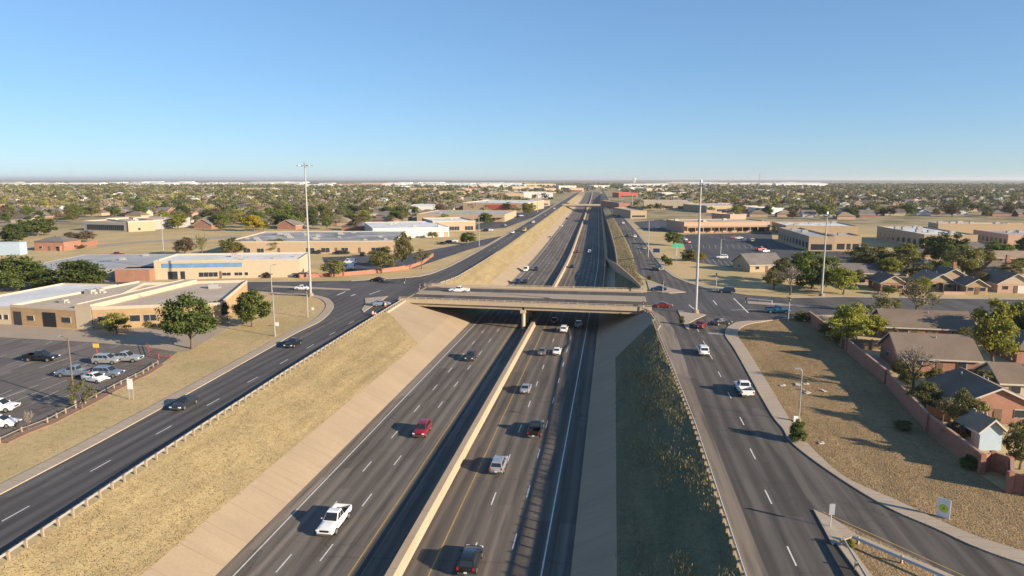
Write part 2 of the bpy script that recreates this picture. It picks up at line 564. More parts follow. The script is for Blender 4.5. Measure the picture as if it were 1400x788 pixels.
def link_mesh(name, me, parent=None, loc=None, rz=0.0):
    o = bpy.data.objects.new(name, me)
    COL.objects.link(o)
    if parent:
        o.parent = parent
    if loc is not None:
        o.location = loc
        o.rotation_euler = (0, 0, rz)
    return o


class MB:
    def __init__(s):
        s.v, s.f, s.m, s.uv = [], [], [], []

    def face(s, pts, mi=0, uv=None):
        i = len(s.v)
        s.v += [tuple(p) for p in pts]
        s.f.append(tuple(range(i, i + len(pts))))
        s.m.append(mi)
        s.uv.append(uv if uv else [(p[0], p[1]) for p in pts])

    def box(s, c, d, rz=0.0, mi=0, taper=1.0):
        cx, cy, cz = c
        hx, hy, hz = d[0] / 2, d[1] / 2, d[2] / 2
        cs, sn = math.cos(rz), math.sin(rz)
        P = []
        for z, k in ((-hz, 1.0), (hz, taper)):
            for x, y in ((-hx, -hy), (hx, -hy), (hx, hy), (-hx, hy)):
                x, y = x * k, y * k
                P.append((cx + x * cs - y * sn, cy + x * sn + y * cs, cz + z))
        for q in ((3, 2, 1, 0), (4, 5, 6, 7), (0, 1, 5, 4), (1, 2, 6, 5), (2, 3, 7, 6), (3, 0, 4, 7)):
            s.face([P[k] for k in q], mi)

    def tube(s, pts, radii, n=8, mi=0, cap=True):
        rings = []
        for i, p in enumerate(pts):
            p = Vector(p)
            a = Vector(pts[max(i - 1, 0)])
            b = Vector(pts[min(i + 1, len(pts) - 1)])
            t = (b - a).normalized()
            u = t.cross(Vector((0, 0, 1)))
            if u.length < 1e-3:
                u = Vector((1, 0, 0))
            u.normalize()
            w = t.cross(u).normalized()
            r = radii[i] if isinstance(radii, (list, tuple)) else radii
            rings.append([tuple(p + u * (r * math.cos(2 * math.pi * k / n)) + w * (r * math.sin(2 * math.pi * k / n))) for k in range(n)])
        base = len(s.v)
        for r in rings:
            s.v += r
        for i in range(len(rings) - 1):
            for k in range(n):
                q = (base + i * n + k, base + i * n + (k + 1) % n, base + (i + 1) * n + (k + 1) % n, base + (i + 1) * n + k)
                s.f.append(q)
                s.m.append(mi)
                s.uv.append([(0, 0)] * 4)
        if cap:
            s.face(rings[0][::-1], mi)
            s.face(rings[-1], mi)

    def prism(s, poly, z0, z1, mi=0, mtop=None, bottom=True):
        a = sum(poly[i][0] * poly[(i + 1) % len(poly)][1] - poly[(i + 1) % len(poly)][0] * poly[i][1] for i in range(len(poly)))
        if a < 0:
            poly = poly[::-1]
        n = len(poly)
        s.face([(p[0], p[1], z1) for p in poly], mi if mtop is None else mtop)
        if bottom:
            s.face([(p[0], p[1], z0) for p in poly[::-1]], mi)
        for i in range(n):
            p, q = poly[i], poly[(i + 1) % n]
            L = math.hypot(q[0] - p[0], q[1] - p[1])
            s.face([(p[0], p[1], z0), (q[0], q[1], z0), (q[0], q[1], z1), (p[0], p[1], z1)], mi, [(z0, 0), (z0, L), (z1, L), (z1, 0)])

    def mesh(s, name, mats, smooth=False, weld=False):
        me = bpy.data.meshes.new(name)
        me.from_pydata(s.v, [], s.f)
        for m in (mats if isinstance(mats, (list, tuple)) else [mats]):
            me.materials.append(m)
        me.polygons.foreach_set("material_index", s.m)
        ul = me.uv_layers.new(name="UVMap")
        flat = [c for f in s.uv for p in f for c in p]
        ul.data.foreach_set("uv", flat)
        if weld:
            bm = bmesh.new()
            bm.from_mesh(me)
            bmesh.ops.remove_doubles(bm, verts=bm.verts, dist=0.002)
            bmesh.ops.recalc_face_normals(bm, faces=bm.faces)
            bm.to_mesh(me)
            bm.free()
        if smooth:
            me.polygons.foreach_set("use_smooth", [True] * len(me.polygons))
        me.update()
        return me

    def build(s, name, mats, parent=None, loc=None, rz=0.0, smooth=False, weld=False):
        return link_mesh(name, s.mesh(name, mats, smooth, weld), parent, loc, rz)


def structure(mb, name, mats, **kw):
    return tag(mb.build(name, mats, **kw), kind="structure")


def copy_tree(o, parent=None):
    c = o.copy()
    COL.objects.link(c)
    if parent:
        c.parent = parent
    for ch in o.children:
        copy_tree(ch, c)
    return c


def interp(tab, y):
    if y <= tab[0][0]:
        return tab[0][1]
    for (a, va), (b, vb) in zip(tab, tab[1:]):
        if y <= b:
            return va + (vb - va) * (y - a) / (b - a)
    return tab[-1][1]


def bend(y):
    t = y - 330
    return -0.0225 * (t if t > 60 else ((t + 60) ** 2 / 240 if t > -60 else 0.0))


def zfree(y):
    if y < 1250:
        return -6.5
    t = min((y - 1250) / 500, 1)
    return -6.5 * (1 - t * t * (3 - 2 * t))


def lip_l(y):
    return interp([(-250, -47.0), (30, -50.3), (47, -50.8), (67, -52), (107, -53.7), (165, -55.2), (203, -55.2), (222, -51.0), (330, -50.6), (2200, -50.6)], y) + bend(y)


def lip_r(y):
    return interp([(-250, 11.2), (90, 11.2), (120, 10.5), (163, 9.4), (214, 9.2), (300, 8.3), (570, 6.0), (900, 2.9), (2200, 2.7)], y) + bend(y)


YS_END = 1750
YS = [-250, -120, -40, 0, 30, 47, 60, 75, 90, 107, 120, 135, 150, 165, 172, 180, 190, 203, 214, 222, 235, 250, 262, 275, 290, 305, 320, 335, 350, 370, 390, 420, 460, 500, 560, 640, 720, 800, 860, 900, 960, 1050, 1150, 1250, 1330, 1400, 1500, 1600, 1700, 1750]


def strip(mb, ys, fa, fb, za, zb, mi=0):
    """a band swept along the road between two offset functions; UV in metres"""
    for y0, y1 in zip(ys, ys[1:]):
        p = [(fa(y0), y0, za(y0)), (fb(y0), y0, zb(y0)), (fb(y1), y1, zb(y1)), (fa(y1), y1, za(y1))]
        o0, o1 = bend(y0), bend(y1)
        mb.face(p, mi, [(p[0][0] - o0, y0), (p[1][0] - o0, y0), (p[2][0] - o1, y1), (p[3][0] - o1, y1)])


def K(v):
    return lambda y: v + bend(y)


def Z(v):
    return lambda y: v


def ys_between(a, b):
    return [a] + [y for y in YS if a < y < b] + [b]


def pxpoly(pts, z=0.0):
    return [at(p[0], p[1], z) for p in pts]


def sheet(name, poly, z, mat):
    a = sum(poly[i][0] * poly[(i + 1) % len(poly)][1] - poly[(i + 1) % len(poly)][0] * poly[i][1] for i in range(len(poly)))
    if a < 0:
        poly = poly[::-1]
    mb = MB()
    mb.face([(p[0], p[1], z) for p in poly])
    return structure(mb, name, mat)


def smooth_line(pts, n=5):
    """Catmull-Rom through plan points"""
    out = []
    P = [pts[0]] + list(pts) + [pts[-1]]
    for i in range(1, len(P) - 2):
        p0, p1, p2, p3 = P[i - 1], P[i], P[i + 1], P[i + 2]
        for k in range(n):
            t = k / n
            out.append(tuple(0.5 * (2 * p1[j] + (p2[j] - p0[j]) * t + (2 * p0[j] - 5 * p1[j] + 4 * p2[j] - p3[j]) * t * t + (3 * p1[j] - p0[j] - 3 * p2[j] + p3[j]) * t ** 3) for j in range(2)))
    out.append(tuple(pts[-1][:2]))
    return out


def offset_line(line, d):
    out = []
    for i, p in enumerate(line):
        a = line[max(i - 1, 0)]
        b = line[min(i + 1, len(line) - 1)]
        tx, ty = b[0] - a[0], b[1] - a[1]
        L = math.hypot(tx, ty) or 1
        out.append((p[0] - ty / L * d, p[1] + tx / L * d))
    return out


def ribbon(mb, line, w, z0, z1, mi=0):
    """raised band (kerb, walk) along a plan line, to its left if w > 0"""
    o = offset_line(line, w)
    u = 0.0
    for i in range(len(line) - 1):
        a, b, c, d = line[i], line[i + 1], o[i + 1], o[i]
        L = math.hypot(b[0] - a[0], b[1] - a[1])
        top = [(a[0], a[1], z1), (b[0], b[1], z1), (c[0], c[1], z1), (d[0], d[1], z1)]
        uv = [(0, u), (0, u + L), (abs(w), u + L), (abs(w), u)]
        if w < 0:
            top, uv = top[::-1], uv[::-1]
        mb.face(top, mi, uv)
        for p, q in ((a, b), (c, d)):
            mb.face([(p[0], p[1], z0), (q[0], q[1], z0), (q[0], q[1], z1), (p[0], p[1], z1)], mi, [(0, u), (0, u + L), (0.1, u + L), (0.1, u)])
        u += L


def dash_line(mb, line, w, dash, gap, z, phase=0.0):
    """painted stripes along a plan line"""
    segs, acc = [], 0.0
    for a, b in zip(line, line[1:]):
        L = math.hypot(b[0] - a[0], b[1] - a[1])
        segs.append((acc, acc + L, a, b))
        acc += L

    def pt(s):
        for s0, s1, a, b in segs:
            if s <= s1 or (s0, s1, a, b) == segs[-1]:
                t = (s - s0) / max(s1 - s0, 1e-6)
                return (a[0] + (b[0] - a[0]) * t, a[1] + (b[1] - a[1]) * t), (b[0] - a[0], b[1] - a[1])
    s = phase
    while s < acc:
        e = min(s + dash, acc)
        k = max(1, int((e - s) / 12) if gap == 0 else 1)
        for j in range(k):
            p, t = pt(s + (e - s) * j / k)
            q, t2 = pt(s + (e - s) * (j + 1) / k)
            L = math.hypot(*t) or 1
            nx, ny = -t[1] / L * w / 2, t[0] / L * w / 2
            mb.face([(p[0] + nx, p[1] + ny, z), (p[0] - nx, p[1] - ny, z), (q[0] - nx, q[1] - ny, z), (q[0] + nx, q[1] + ny, z)])
        s = e + gap
        if gap == 0 and e >= acc:
            break

# ------------------------------------------------------------------ ground (one sheet with the freeway cutting left out)
def build_ground():
    mb = MB()
    rows = YS + [2000, 3000, 5000, 9000, 16000, 35000, 90000]
    lx = [-90000, -30000, -9000, -3000, -1000, -350, -130]
    for y0, y1 in zip(rows, rows[1:]):
        cl0, cr0 = (lip_l(min(y0, 1750)), lip_r(min(y0, 1750)))
        cl1, cr1 = (lip_l(min(y1, 1750)), lip_r(min(y1, 1750)))
        A0 = lx + [cl0]
        A1 = lx + [cl1]
        for i in range(len(A0) - 1):
            mb.face([(A0[i], y0, 0), (A0[i + 1], y0, 0), (A1[i + 1], y1, 0), (A1[i], y1, 0)])
        B0 = [cr0] + [-v for v in lx[::-1]]
        B1 = [cr1] + [-v for v in lx[::-1]]
        for i in range(len(B0) - 1):
            mb.face([(B0[i], y0, 0), (B0[i + 1], y0, 0), (B1[i + 1], y1, 0), (B1[i], y1, 0)])
        if y0 >= 1750:
            mb.face([(cl0, y0, 0), (cr0, y0, 0), (cr1, y1, 0), (cl1, y1, 0)])
    mb.face([(-90000, -3000, 0), (90000, -3000, 0), (90000, -250, 0), (-90000, -250, 0)])
    mb.face([(lip_l(-250), -250, 0), (lip_r(-250), -250, 0), (lip_r(-250), -250, -7), (lip_l(-250), -250, -7)])
    return structure(mb, "ground", M_ground)


build_ground()
# pale dry air over the plain
hz = bpy.data.materials.new("haze_air")
hz.use_nodes = True
hn = hz.node_tree
for n in list(hn.nodes):
    hn.nodes.remove(n)
ho = hn.nodes.new("ShaderNodeOutputMaterial")
hv = hn.nodes.new("ShaderNodeVolumePrincipled")
hv.inputs["Color"].default_value = (0.86, 0.90, 0.94, 1)
hv.inputs["Density"].default_value = 0.00006
hv.inputs["Anisotropy"].default_value = 0.2
hn.links.new(hv.outputs[0], ho.inputs["Volume"])
mb = MB()
mb.box((0, 30000, 38), (100000, 64000, 94))
tag(mb.build("haze", hz), "thin pale haze over the whole plain", kind="stuff")
ZC = lambda y: zfree(y) * 0.66
Z0 = Z(0.0)
mb = MB()
strip(mb, YS, K(-36.9), K(-21.0), zfree, zfree)
structure(mb, "freeway_pavement", M_free)
mb = MB()
strip(mb, YS, K(-20.2), K(-3.3), zfree, zfree)
structure(mb, "freeway_pavement", M_freeR)
mb = MB()
strip(mb, YS, K(-38.5), K(-36.9), zfree, zfree)
structure(mb, "freeway_shoulder", M_should)
mb = MB()
strip(mb, YS, K(-38.4), K(-43.2), zfree, ZC)
yw = [135, 147, 161, 172, 180, 190, 203, 212]
strip(mb, [147, 161, 172, 190, 203, 212], K(-43.2), lip_l, ZC, Z0)
strip(mb, ys_between(-250, 312), K(-3.4), K(1.1), zfree, ZC)
strip(mb, [141, 160, 172, 190, 203, 212], K(1.1), lip_r, ZC, Z0)
strip(mb, ys_between(900, 1750), K(-3.4), K(-1.0), zfree, ZC)
structure(mb, "concrete_slope", M_slope)
mb = MB()
strip(mb, ys_between(-250, 147), K(-43.2), lip_l, ZC, Z0)
mb.face([(-43.2, 147, -4.27), (lip_l(147), 147, 0.02), (lip_l(162), 162, 0.02)])
strip(mb, ys_between(212, 1750), K(-43.2), lip_l, ZC, Z0)
structure(mb, "grass_bank", M_grassL)
mb = MB()
strip(mb, ys_between(-250, 141), K(1.1), lip_r, ZC, Z0)
mb.face([(1.1, 141, -4.27), (lip_r(141), 141, 0.02), (lip_r(158), 158, 0.02)])
strip(mb, ys_between(212, 312), K(1.1), lip_r, ZC, Z0)
structure(mb, "grass_bank", M_grassR)
# beyond the overpass: gore, sunken ramp and the bank up to the frontage road
mb = MB()
yr = ys_between(312, 900)
strip(mb, yr, K(-3.0), K(-2.0), Z(-3.6), Z(-3.6))
xr = lambda y: interp([(290, 1.9), (560, .6), (900, -1.4)], y) + bend(y)
strip(mb, ys_between(290, 900), xr, lip_r, Z(-1.3), Z0)
mb.face([(8.95, 214, 0.02), (2.0, 273, -1.25), (1.9, 290, -1.3), (lip_r(290), 290, 0.0)])
strip(mb, ys_between(900, 1750), K(-1.0), lip_r, ZC, Z0)
structure(mb, "grass_bank", M_verge)
mb = MB()
strip(mb, yr, K(-2.0), lambda y: xr(y) - .1, Z(-4.6), Z(-4.6))
mb.face([(1.9, 276, -4.3), (1.8, 312, -4.6), (-2.0, 312, -4.6)])
structure(mb, "exit_ramp", M_cross)
mb = MB()
strip(mb, yr, K(-3.4), K(-3.0), zfree, Z(-3.6))
strip(mb, yr, K(-2.0), K(-1.95), Z(-3.6), Z(-4.6))
strip(mb, ys_between(276, 900), lambda y: xr(y) - .1, xr, Z(-4.6), Z(-1.3))
structure(mb, "ramp_wall", M_slope)

# ------------------------------------------------------------------ roads and paved ground
lf_kerb = smooth_line([(-60.6, -250), (-61.2, -60), (-62.0, 30)] + pxpoly([(0, 677), (170, 587), (350, 487), (403, 457), (440, 438.5), (456, 421), (452, 411), (440, 406), (417, 402.5), (360, 399.5)]), 5)
lf_right = [(lip_l(y) - 1.3, y) for y in (-250, -40, 30, 47, 67, 90, 107, 135, 165, 172)]
sheet("left_frontage_road", [p for p in lf_kerb] + [(-104, 190), (-56.5, 190)] + lf_right[::-1], 0.008, M_asph)
cs_top_l = [(-900, 150), (-420, 172), (-240, 190)] + pxpoly([(160, 385), (280, 386), (420, 385), (500, 383.7)]) + [(-56, 208)]
cs_bot_l = [(-900, 134), (-420, 156), (-240, 174)] + pxpoly([(160, 396.5), (300, 398), (360, 399)]) + [(-96, 181), (-56, 176.5)]
sheet("cross_street", cs_bot_l + cs_top_l[::-1], 0.012, M_cross)
lf_far_l = smooth_line(pxpoly([(480, 384.5), (557, 380), (587, 375.5), (612, 366)]) + [(-60.2, 262), (-60.3, 300)], 4) + [(-60.3 + bend(y), y) for y in (350, 420, 500, 640, 800, 1000, 1250, 1600, 2200)]
lf_far_r = [(-56.0, 203), (-54.4, 212), (-52.6, 222), (-51.9, 240), (-51.6, 270)] + [(-51.5 + bend(y), y) for y in (330, 420, 500, 640, 800, 1000, 1250, 1600, 2200)]
sheet("left_frontage_road", lf_far_l + lf_far_r[::-1], 0.016, M_asph)
rf_left = [(13.4, -250), (13.4, 54)] + pxpoly([(970, 587), (945, 520), (928.6, 470), (921, 450), (908.6, 434), (894, 425.7)])
r_kerb = smooth_line(pxpoly([(1077, 436.5), (1016, 440), (1001, 444), (993, 450), (991, 457), (994, 464), (1005.7, 481), (1050, 560), (1070, 587), (1083, 607), (1134, 646), (1208, 692), (1274.5, 722), (1399, 773)]) + [(52, 48.5), (90, 30.5), (150, 5)], 5)
isl_tip = at(1111, 697)
isl_a = at(1305, 788)
dx, dy = isl_a[0] - isl_tip[0], isl_a[1] - isl_tip[1]
isl_far = (isl_tip[0] + dx * 6, isl_tip[1] + dy * 6)
rf_poly = rf_left + [(9.4, 176), (30, 180)] + r_kerb + [isl_far, isl_tip, at(1119, 711), (21.0, 54), (21.6, 20), (22, -250)]
sheet("right_frontage_road", rf_poly, 0.008, M_asphR)
cs_bot_r = [(9.2, 173.4), (24, 168.5)] + pxpoly([(1016, 440), (1060, 436), (1111, 431.5), (1250, 430), (1400, 431)]) + [(400, 199), (900, 231)]
cs_top_r = [(9.2, 201.5), (18, 204)] + pxpoly([(971, 396), (1023, 403.6), (1080, 407.5), (1150, 406.3), (1400, 410)]) + [(400, 219), (900, 250)]
sheet("cross_street", cs_bot_r + cs_top_r[::-1], 0.012, M_cross)
rfl_t = [(300, 8.9), (570, 6.6), (900, 3.2), (2200, 3.0)]
rfr_t = [(299, 17.3), (463, 16.4), (830, 12.2), (1170, 9.6), (2200, 9.6)]
yy = (300, 350, 420, 500, 640, 800, 1000, 1250, 1600, 2200)
rf_far_l = pxpoly([(925, 401), (905, 389.5), (883, 381), (871.4, 373), (868, 364)]) + [(interp(rfl_t, y) + bend(y), y) for y in yy]
rf_far_r = pxpoly([(975, 398), (958, 392.5), (937, 386), (920, 378.6), (908.6, 370)]) + [(interp(rfr_t, y) + bend(y), y) for y in yy]
sheet("right_frontage_road", rf_far_l + rf_far_r[::-1], 0.016, M_asphR)
sheet("cross_street", [(-1500, 862), (1500, 905), (1500, 918), (-1500, 875)], 0.012, M_cross)

mb = MB()
ribbon(mb, lf_kerb[10:], 2.0, 0.0, 0.12)
ribbon(mb, r_kerb[4:], 0.28, 0.0, 0.13)
structure(mb, "sidewalk", M_walk)
mb = MB()
outer = smooth_line(pxpoly([(1092, 432.8), (1030, 442.5), (1016, 447), (1011, 451), (1009, 460), (1023, 481), (1050, 525), (1080, 575), (1101, 603.6), (1152, 651), (1228.6, 686.5), (1305, 722), (1399, 755)]) + [(54, 50.5), (92, 33), (152, 8)], 5)
inner = offset_line(r_kerb, 0.3)
poly = [p for p in inner] + outer[::-1]
mb.prism(poly, 0.0, 0.12)
structure(mb, "sidewalk", M_walk)
# far kerb walks
mb = MB()
ribbon(mb, lf_far_l, 1.6, 0.0, 0.12)
ribbon(mb, rf_far_r, -1.6, 0.0, 0.12)
ribbon(mb, cs_top_l[2:-2], 1.5, 0.0, 0.12)
ribbon(mb, cs_top_r[4:], 1.6, 0.0, 0.12)
ribbon(mb, cs_bot_r[4:], -1.2, 0.0, 0.12)
ribbon(mb, cs_bot_l[2:6], -1.4, 0.0, 0.12)
structure(mb, "sidewalk", M_walk)
# tan verge strip beside the right guard rail
mb = MB()
gl = [(lip_r(y) + 0.25, y) for y in (-250, 54, 90, 120, 145, 158)] + [at(898, 433), at(884, 424)]
gr = rf_left
mb.face([(p[0], p[1], 0.02) for p in (gr + gl[::-1])][::-1])
o = structure(mb, "gravel_verge", M_should)
# traffic islands
for pts, nm in (([(498.6, 408.6), (530, 405.6), (521, 412), (511, 418), (497, 427.5), (494, 424), (500, 416)], "traffic_island"),
                ([(926.5, 425), (950, 427.5), (965, 431.2), (952, 437), (943, 442), (942, 452), (938, 450), (932, 437)], "traffic_island"),
                ([(884, 384), (904, 391), (938, 400), (915, 401.5), (888, 398)], "traffic_island"),
                ([(1022, 415.5), (1085, 419.5), (1140, 421.5), (1085, 417), (1022, 412.5)], "traffic_island"),
                ([(372, 391), (478, 395.6), (479, 397.2), (372, 393)], "traffic_island")):
    mb = MB()
    mb.prism(pxpoly(pts), 0.0, 0.14)
    structure(mb, nm, M_walk)
mb = MB()
isl = [isl_tip, at(1119, 711), (21.0, 54), (21.6, 30), (40, 30), isl_far, at(1305, 788), at(1200, 738)]
isl = [isl_tip, at(1119, 711), (21.0, 54), (21.6, 20), (22, -60), (60, -10), (isl_tip[0] + dx * 3, isl_tip[1] + dy * 3), isl_a]
mb.face([(p[0], p[1], 0.03) for p in isl])
structure(mb, "grass_island", M_lotgr)
mb = MB()
nose = pxpoly([(1112, 698), (1119, 711), (1138, 746), (1150, 741), (1172, 733), (1140, 711)])
mb.prism(nose, 0.0, 0.13)
structure(mb, "traffic_island", M_walk)
mb = MB()
ribbon(mb, [at(1119, 711), (21.0, 54), (21.6, 20), (22, -60)], 1.0, 0.0, 0.14)
ribbon(mb, [at(1172, 733), at(1305, 790), (isl_tip[0] + dx * 3, isl_tip[1] + dy * 3)], -0.7, 0.0, 0.14)
structure(mb, "island_kerb", M_kerb)

# paved lots
lotL = pxpoly([(-20, 460.3), (120, 467.5), (200, 474), (246, 479), (222, 497), (175, 520), (117, 551), (65, 577), (30, 590), (0, 604)]) + [(-85, 64), (-150, 64), (-190, 120)]
sheet("parking_lot", lotL, 0.006, M_lot)
apron = pxpoly([(-20, 460), (-20, 442), (17, 444), (104, 451), (128, 451), (300, 446), (332, 436), (300, 455), (262, 479), (247, 482), (200, 474.5), (120, 467.8)])
sheet("concrete_apron", apron, 0.010, M_deck)
lotR = pxpoly([(931, 321), (1055, 318), (1056, 328), (1108, 346), (1060, 369), (1000, 366), (945, 358), (938, 345)])
sheet("parking_lot", lotR, 0.010, M_lotfar)
lotM = pxpoly([(440, 352), (560, 347), (610, 338), (690, 322), (700, 318), (690, 328), (640, 342), (592, 358), (566, 367), (480, 374), (450, 374)])
sheet("parking_lot", lotM, 0.010, M_lotfar)
sheet("parking_lot", pxpoly([(690, 312), (780, 278), (770, 277), (690, 296), (655, 306), (640, 315)]), 0.010, M_lotfar)
sheet("parking_lot", pxpoly([(1065, 338), (1180, 346), (1200, 360), (1075, 372), (1062, 360)]), 0.012, M_lotfar)
sheet("parking_lot", pxpoly([(866, 304), (905, 300), (935, 312), (935, 318), (880, 316)]), 0.010, M_lotfar)
lotgrass = [p for p in outer] + [(150, 60)] + pxpoly([(1400, 680), (1379, 675), (1341, 650), (1269, 592), (1210, 526), (1157, 481), (1107, 441), (1096, 436)])
sheet("dry_grass_lot", lotgrass, 0.006, M_lotgr)
sheet("driveway", pxpoly([(1163, 484), (1210, 484), (1222, 505), (1180, 502)]), 0.012, M_walk)

mb = MB()
for a, b in (((60, 190), (180, 160)), ((215, 195), (290, 175)), ((280, 205), (380, 180)), ((440, 215), (500, 185)), ((730, 240), (840, 210)), ((1060, 250), (1140, 225)), ((0, 335), (60, 310)), ((90, 350), (190, 320)), ((60, 420), (210, 365)), ((180, 425), (290, 385)), ((375, 445), (665, 345)), ((600, 420), (760, 370)), ((780, 430), (840, 400)), ((400, 555), (530, 510)), ((55, 720), (370, 605)), ((100, 780), (640, 560)), ((300, 780), (560, 660)), ((0, 700), (120, 650)), ((460, 780), (700, 690)), ((-120, 780), (240, 660))):
    p, q = at(a[0] / 7, 440 + a[1] / 7), at(b[0] / 7, 440 + b[1] / 7)
    dash_line(mb, [p, q], 0.14, 200, 1, 0.012)
for k in range(14):
    p, q = at(950 + k * 8, 352 + k * 0.9), at(955 + k * 8.3, 359 + k * 0.9)
    dash_line(mb, [p, q], 0.16, 200, 1, 0.016)
    p, q = at(945 + k * 8, 335), at(946 + k * 8.3, 340)
    dash_line(mb, [p, q], 0.16, 200, 1, 0.016)
structure(mb, "parking_line", M_lotline)

# painted markings
mb = MB()
mbz = -6.5 + 0.006
for X, dsh in ((-36.6, 0), (-32.7, 1), (-29.2, 2), (-13.85, 3), (-9.85, 4), (-6.3, 0)):
    if dsh == 0:
        strip(mb, ys_between(-250, 1250), K(X - 0.08), K(X + 0.08), Z(mbz), Z(mbz))
    else:
        y = -248 + dsh * 2.6
        while y < 900:
            ln = 3.4
            x = X + bend(y)
            x2 = X + bend(y + ln)
            mb.face([(x - 0.075, y, mbz), (x + 0.075, y, mbz), (x2 + 0.075, y + ln, mbz), (x2 - 0.075, y + ln, mbz)])
            y += 12.2
for X, y0, y1, ph in ((-57.6, -200, 150, 1.0), (17.4, -200, 152, 4.0)):
    y = y0 + ph
    while y < y1:
        xo = interp([(60, -57.5), (100, -57.9), (150, -59.0)], y) if X < 0 else interp([(55, 16.0), (75, 16.8), (90, 17.9), (124, 18.5), (150, 18.8)], y)
        mb.face([(xo - 0.07, y, 0.014), (xo + 0.07, y, 0.014), (xo + 0.07, y + 3.2, 0.014), (xo - 0.07, y + 3.2, 0.014)])
        y += 11.5
for X in (-55.9, 12.6):
    y = 310
    while y < 800:
        x = X + bend(y)
        mb.face([(x - 0.1, y, 0.024), (x + 0.1, y, 0.024), (x + 0.1, y + 4, 0.024), (x - 0.1, y + 4, 0.024)])
        y += 12
# stop bars and crossings at both junctions
for a, b, w in (((600, 396), (573, 407), 0.35), ((505, 403), (520, 397.5), 0.35), ((1003, 408), (1023, 428), 0.35), ((968, 455.5), (990, 457.5), 0.5), ((942, 417), (960, 432), 0.3), ((975, 411), (980, 417), 0.3), ((1000, 424), (1035, 424), 0.25), ((461, 404), (472, 399), 0.4), ((480, 405), (486, 402.5), 0.5)):
    dash_line(mb, [at(*a), at(*b)], w, 200, 1, 0.020)
structure(mb, "white_road_marking", M_white)
mb = MB()
for X, z in ((-25.3, mbz), (-17.4, mbz)):
    strip(mb, ys_between(-250, 900), K(X - 0.08), K(X + 0.08), Z(z), Z(z))
dash_line(mb, [at(1125, 700), at(1225, 742), at(1330, 789), (isl_tip[0] + dx * 4 + 1, isl_tip[1] + dy * 4 + 1)], 0.12, 400, 1, 0.014)
structure(mb, "yellow_road_marking", M_yellow)
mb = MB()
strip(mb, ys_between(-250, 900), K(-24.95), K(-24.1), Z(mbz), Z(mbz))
structure(mb, "gutter", plain("wet_gutter", (0.05, 0.048, 0.046), 0.7))  # narrow strip of darker tone along the inner shoulder
mb = MB()
strip(mb, ys_between(-250, 900), K(-24.1), K(-23.9), Z(-6.46), Z(-6.46))
structure(mb, "kerb", M_should)

# ------------------------------------------------------------------ median barrier, retaining walls
def wall_run(name, line, w, zb, zt, mat, label, cat, cap=None):
    mb = MB()
    o = offset_line(line, w)
    for i in range(len(line) - 1):
        a, b, c, d = line[i], line[i + 1], o[i + 1], o[i]
        za, zbb = zt(a[1]) if callable(zt) else zt, zt(b[1]) if callable(zt) else zt
        ya, yb = zb(a[1]) if callable(zb) else zb, zb(b[1]) if callable(zb) else zb
        L = math.hypot(b[0] - a[0], b[1] - a[1])
        mb.face([(a[0], a[1], za), (b[0], b[1], zbb), (c[0], c[1], zbb), (d[0], d[1], za)][::-1], 0, [(0, a[1]), (0, b[1]), (w, b[1]), (w, a[1])])
        mb.face([(a[0], a[1], ya), (b[0], b[1], yb), (b[0], b[1], zbb), (a[0], a[1], za)], 0, [(0, a[1]), (0, b[1]), (1, b[1]), (1, a[1])])
        mb.face([(d[0], d[1], ya), (c[0], c[1], yb), (c[0], c[1], zbb), (d[0], d[1], za)][::-1], 0, [(0, a[1]), (0, b[1]), (1, b[1]), (1, a[1])])
    for p, q in ((line[0], o[0]), (line[-1], o[-1])):
        z1 = zt(p[1]) if callable(zt) else zt
        z0 = zb(p[1]) if callable(zb) else zb
        mb.face([(p[0], p[1], z0), (q[0], q[1], z0), (q[0], q[1], z1), (p[0], p[1], z1)])
    ob = mb.build(name, mat)
    return tag(ob, label, cat)


M_barr = concrete("barrier_concrete", (0.40, 0.315, 0.225), (0.31, 0.24, 0.165), joint=6.0, stain=0.25)
med = wall_run("median_barrier", [(-20.2 + bend(y), y) for y in YS if y <= 1600], 0.85, lambda y: zfree(y), lambda y: zfree(y) + 1.25, M_barr, "long tan concrete wall dividing the two sunken freeway carriageways", "barrier")
mb = MB()
for side in (0.22, -1.07):
    strip(mb, [y for y in YS if y <= 1600], K(-20.2 + side - 0.22 if side > 0 else -21.05 - 0.22), K(-20.2 + side if side > 0 else -21.05), lambda y: zfree(y) + 0.32, lambda y: zfree(y) + 0.02)
mb.build("footing", M_barr, med)
wall_run("barrier_wall", smooth_line([(9.0, 208), (7.6, 225), (4.9, 250), (2.2, 273), (-0.4, 296), (-2.7, 316)], 3), 0.4, lambda y: interp([(208, -2.5), (316, -6.2)], y), lambda y: interp([(208, 0.75), (225, 0.2), (273, -0.7), (316, -2.9)], y), M_barr, "pale retaining wall running diagonally down the bank past the overpass", "wall")
wall_run("barrier_wall", [(-2.75 + bend(y), y) for y in (206, 235, 262, 290, 316, 360, 420, 500, 560)], 0.35, -6.4, lambda y: interp([(206, -5.1), (262, -4.6), (316, -3.1), (560, -3.1)], y), M_barr, "low pale wall along the foot of the bank, edging the narrow grass gore", "wall")
wall_run("barrier_wall", [(xr(y) + .25, y) for y in (276, 305, 350, 420, 500, 640, 800)], 0.3, -1.6, -1.0, M_barr, "thin pale wall along the far side of the sunken ramp", "wall")

# ------------------------------------------------------------------ the overpass
def yf(x):
    return 176.6 - 0.052 * (x + 55)


def yb(x):
    return 202.3 - 0.016 * (x + 55)


ov = empty("overpass", (-23, 188, 0), 0, "two-lane-each-way concrete overpass spanning the sunken freeway in the middle distance", "bridge")
LOC = (23, -188, 0)


def opart(mb, name, mats, **kw):
    return mb.build(name, mats, parent=ov, loc=LOC, **kw)


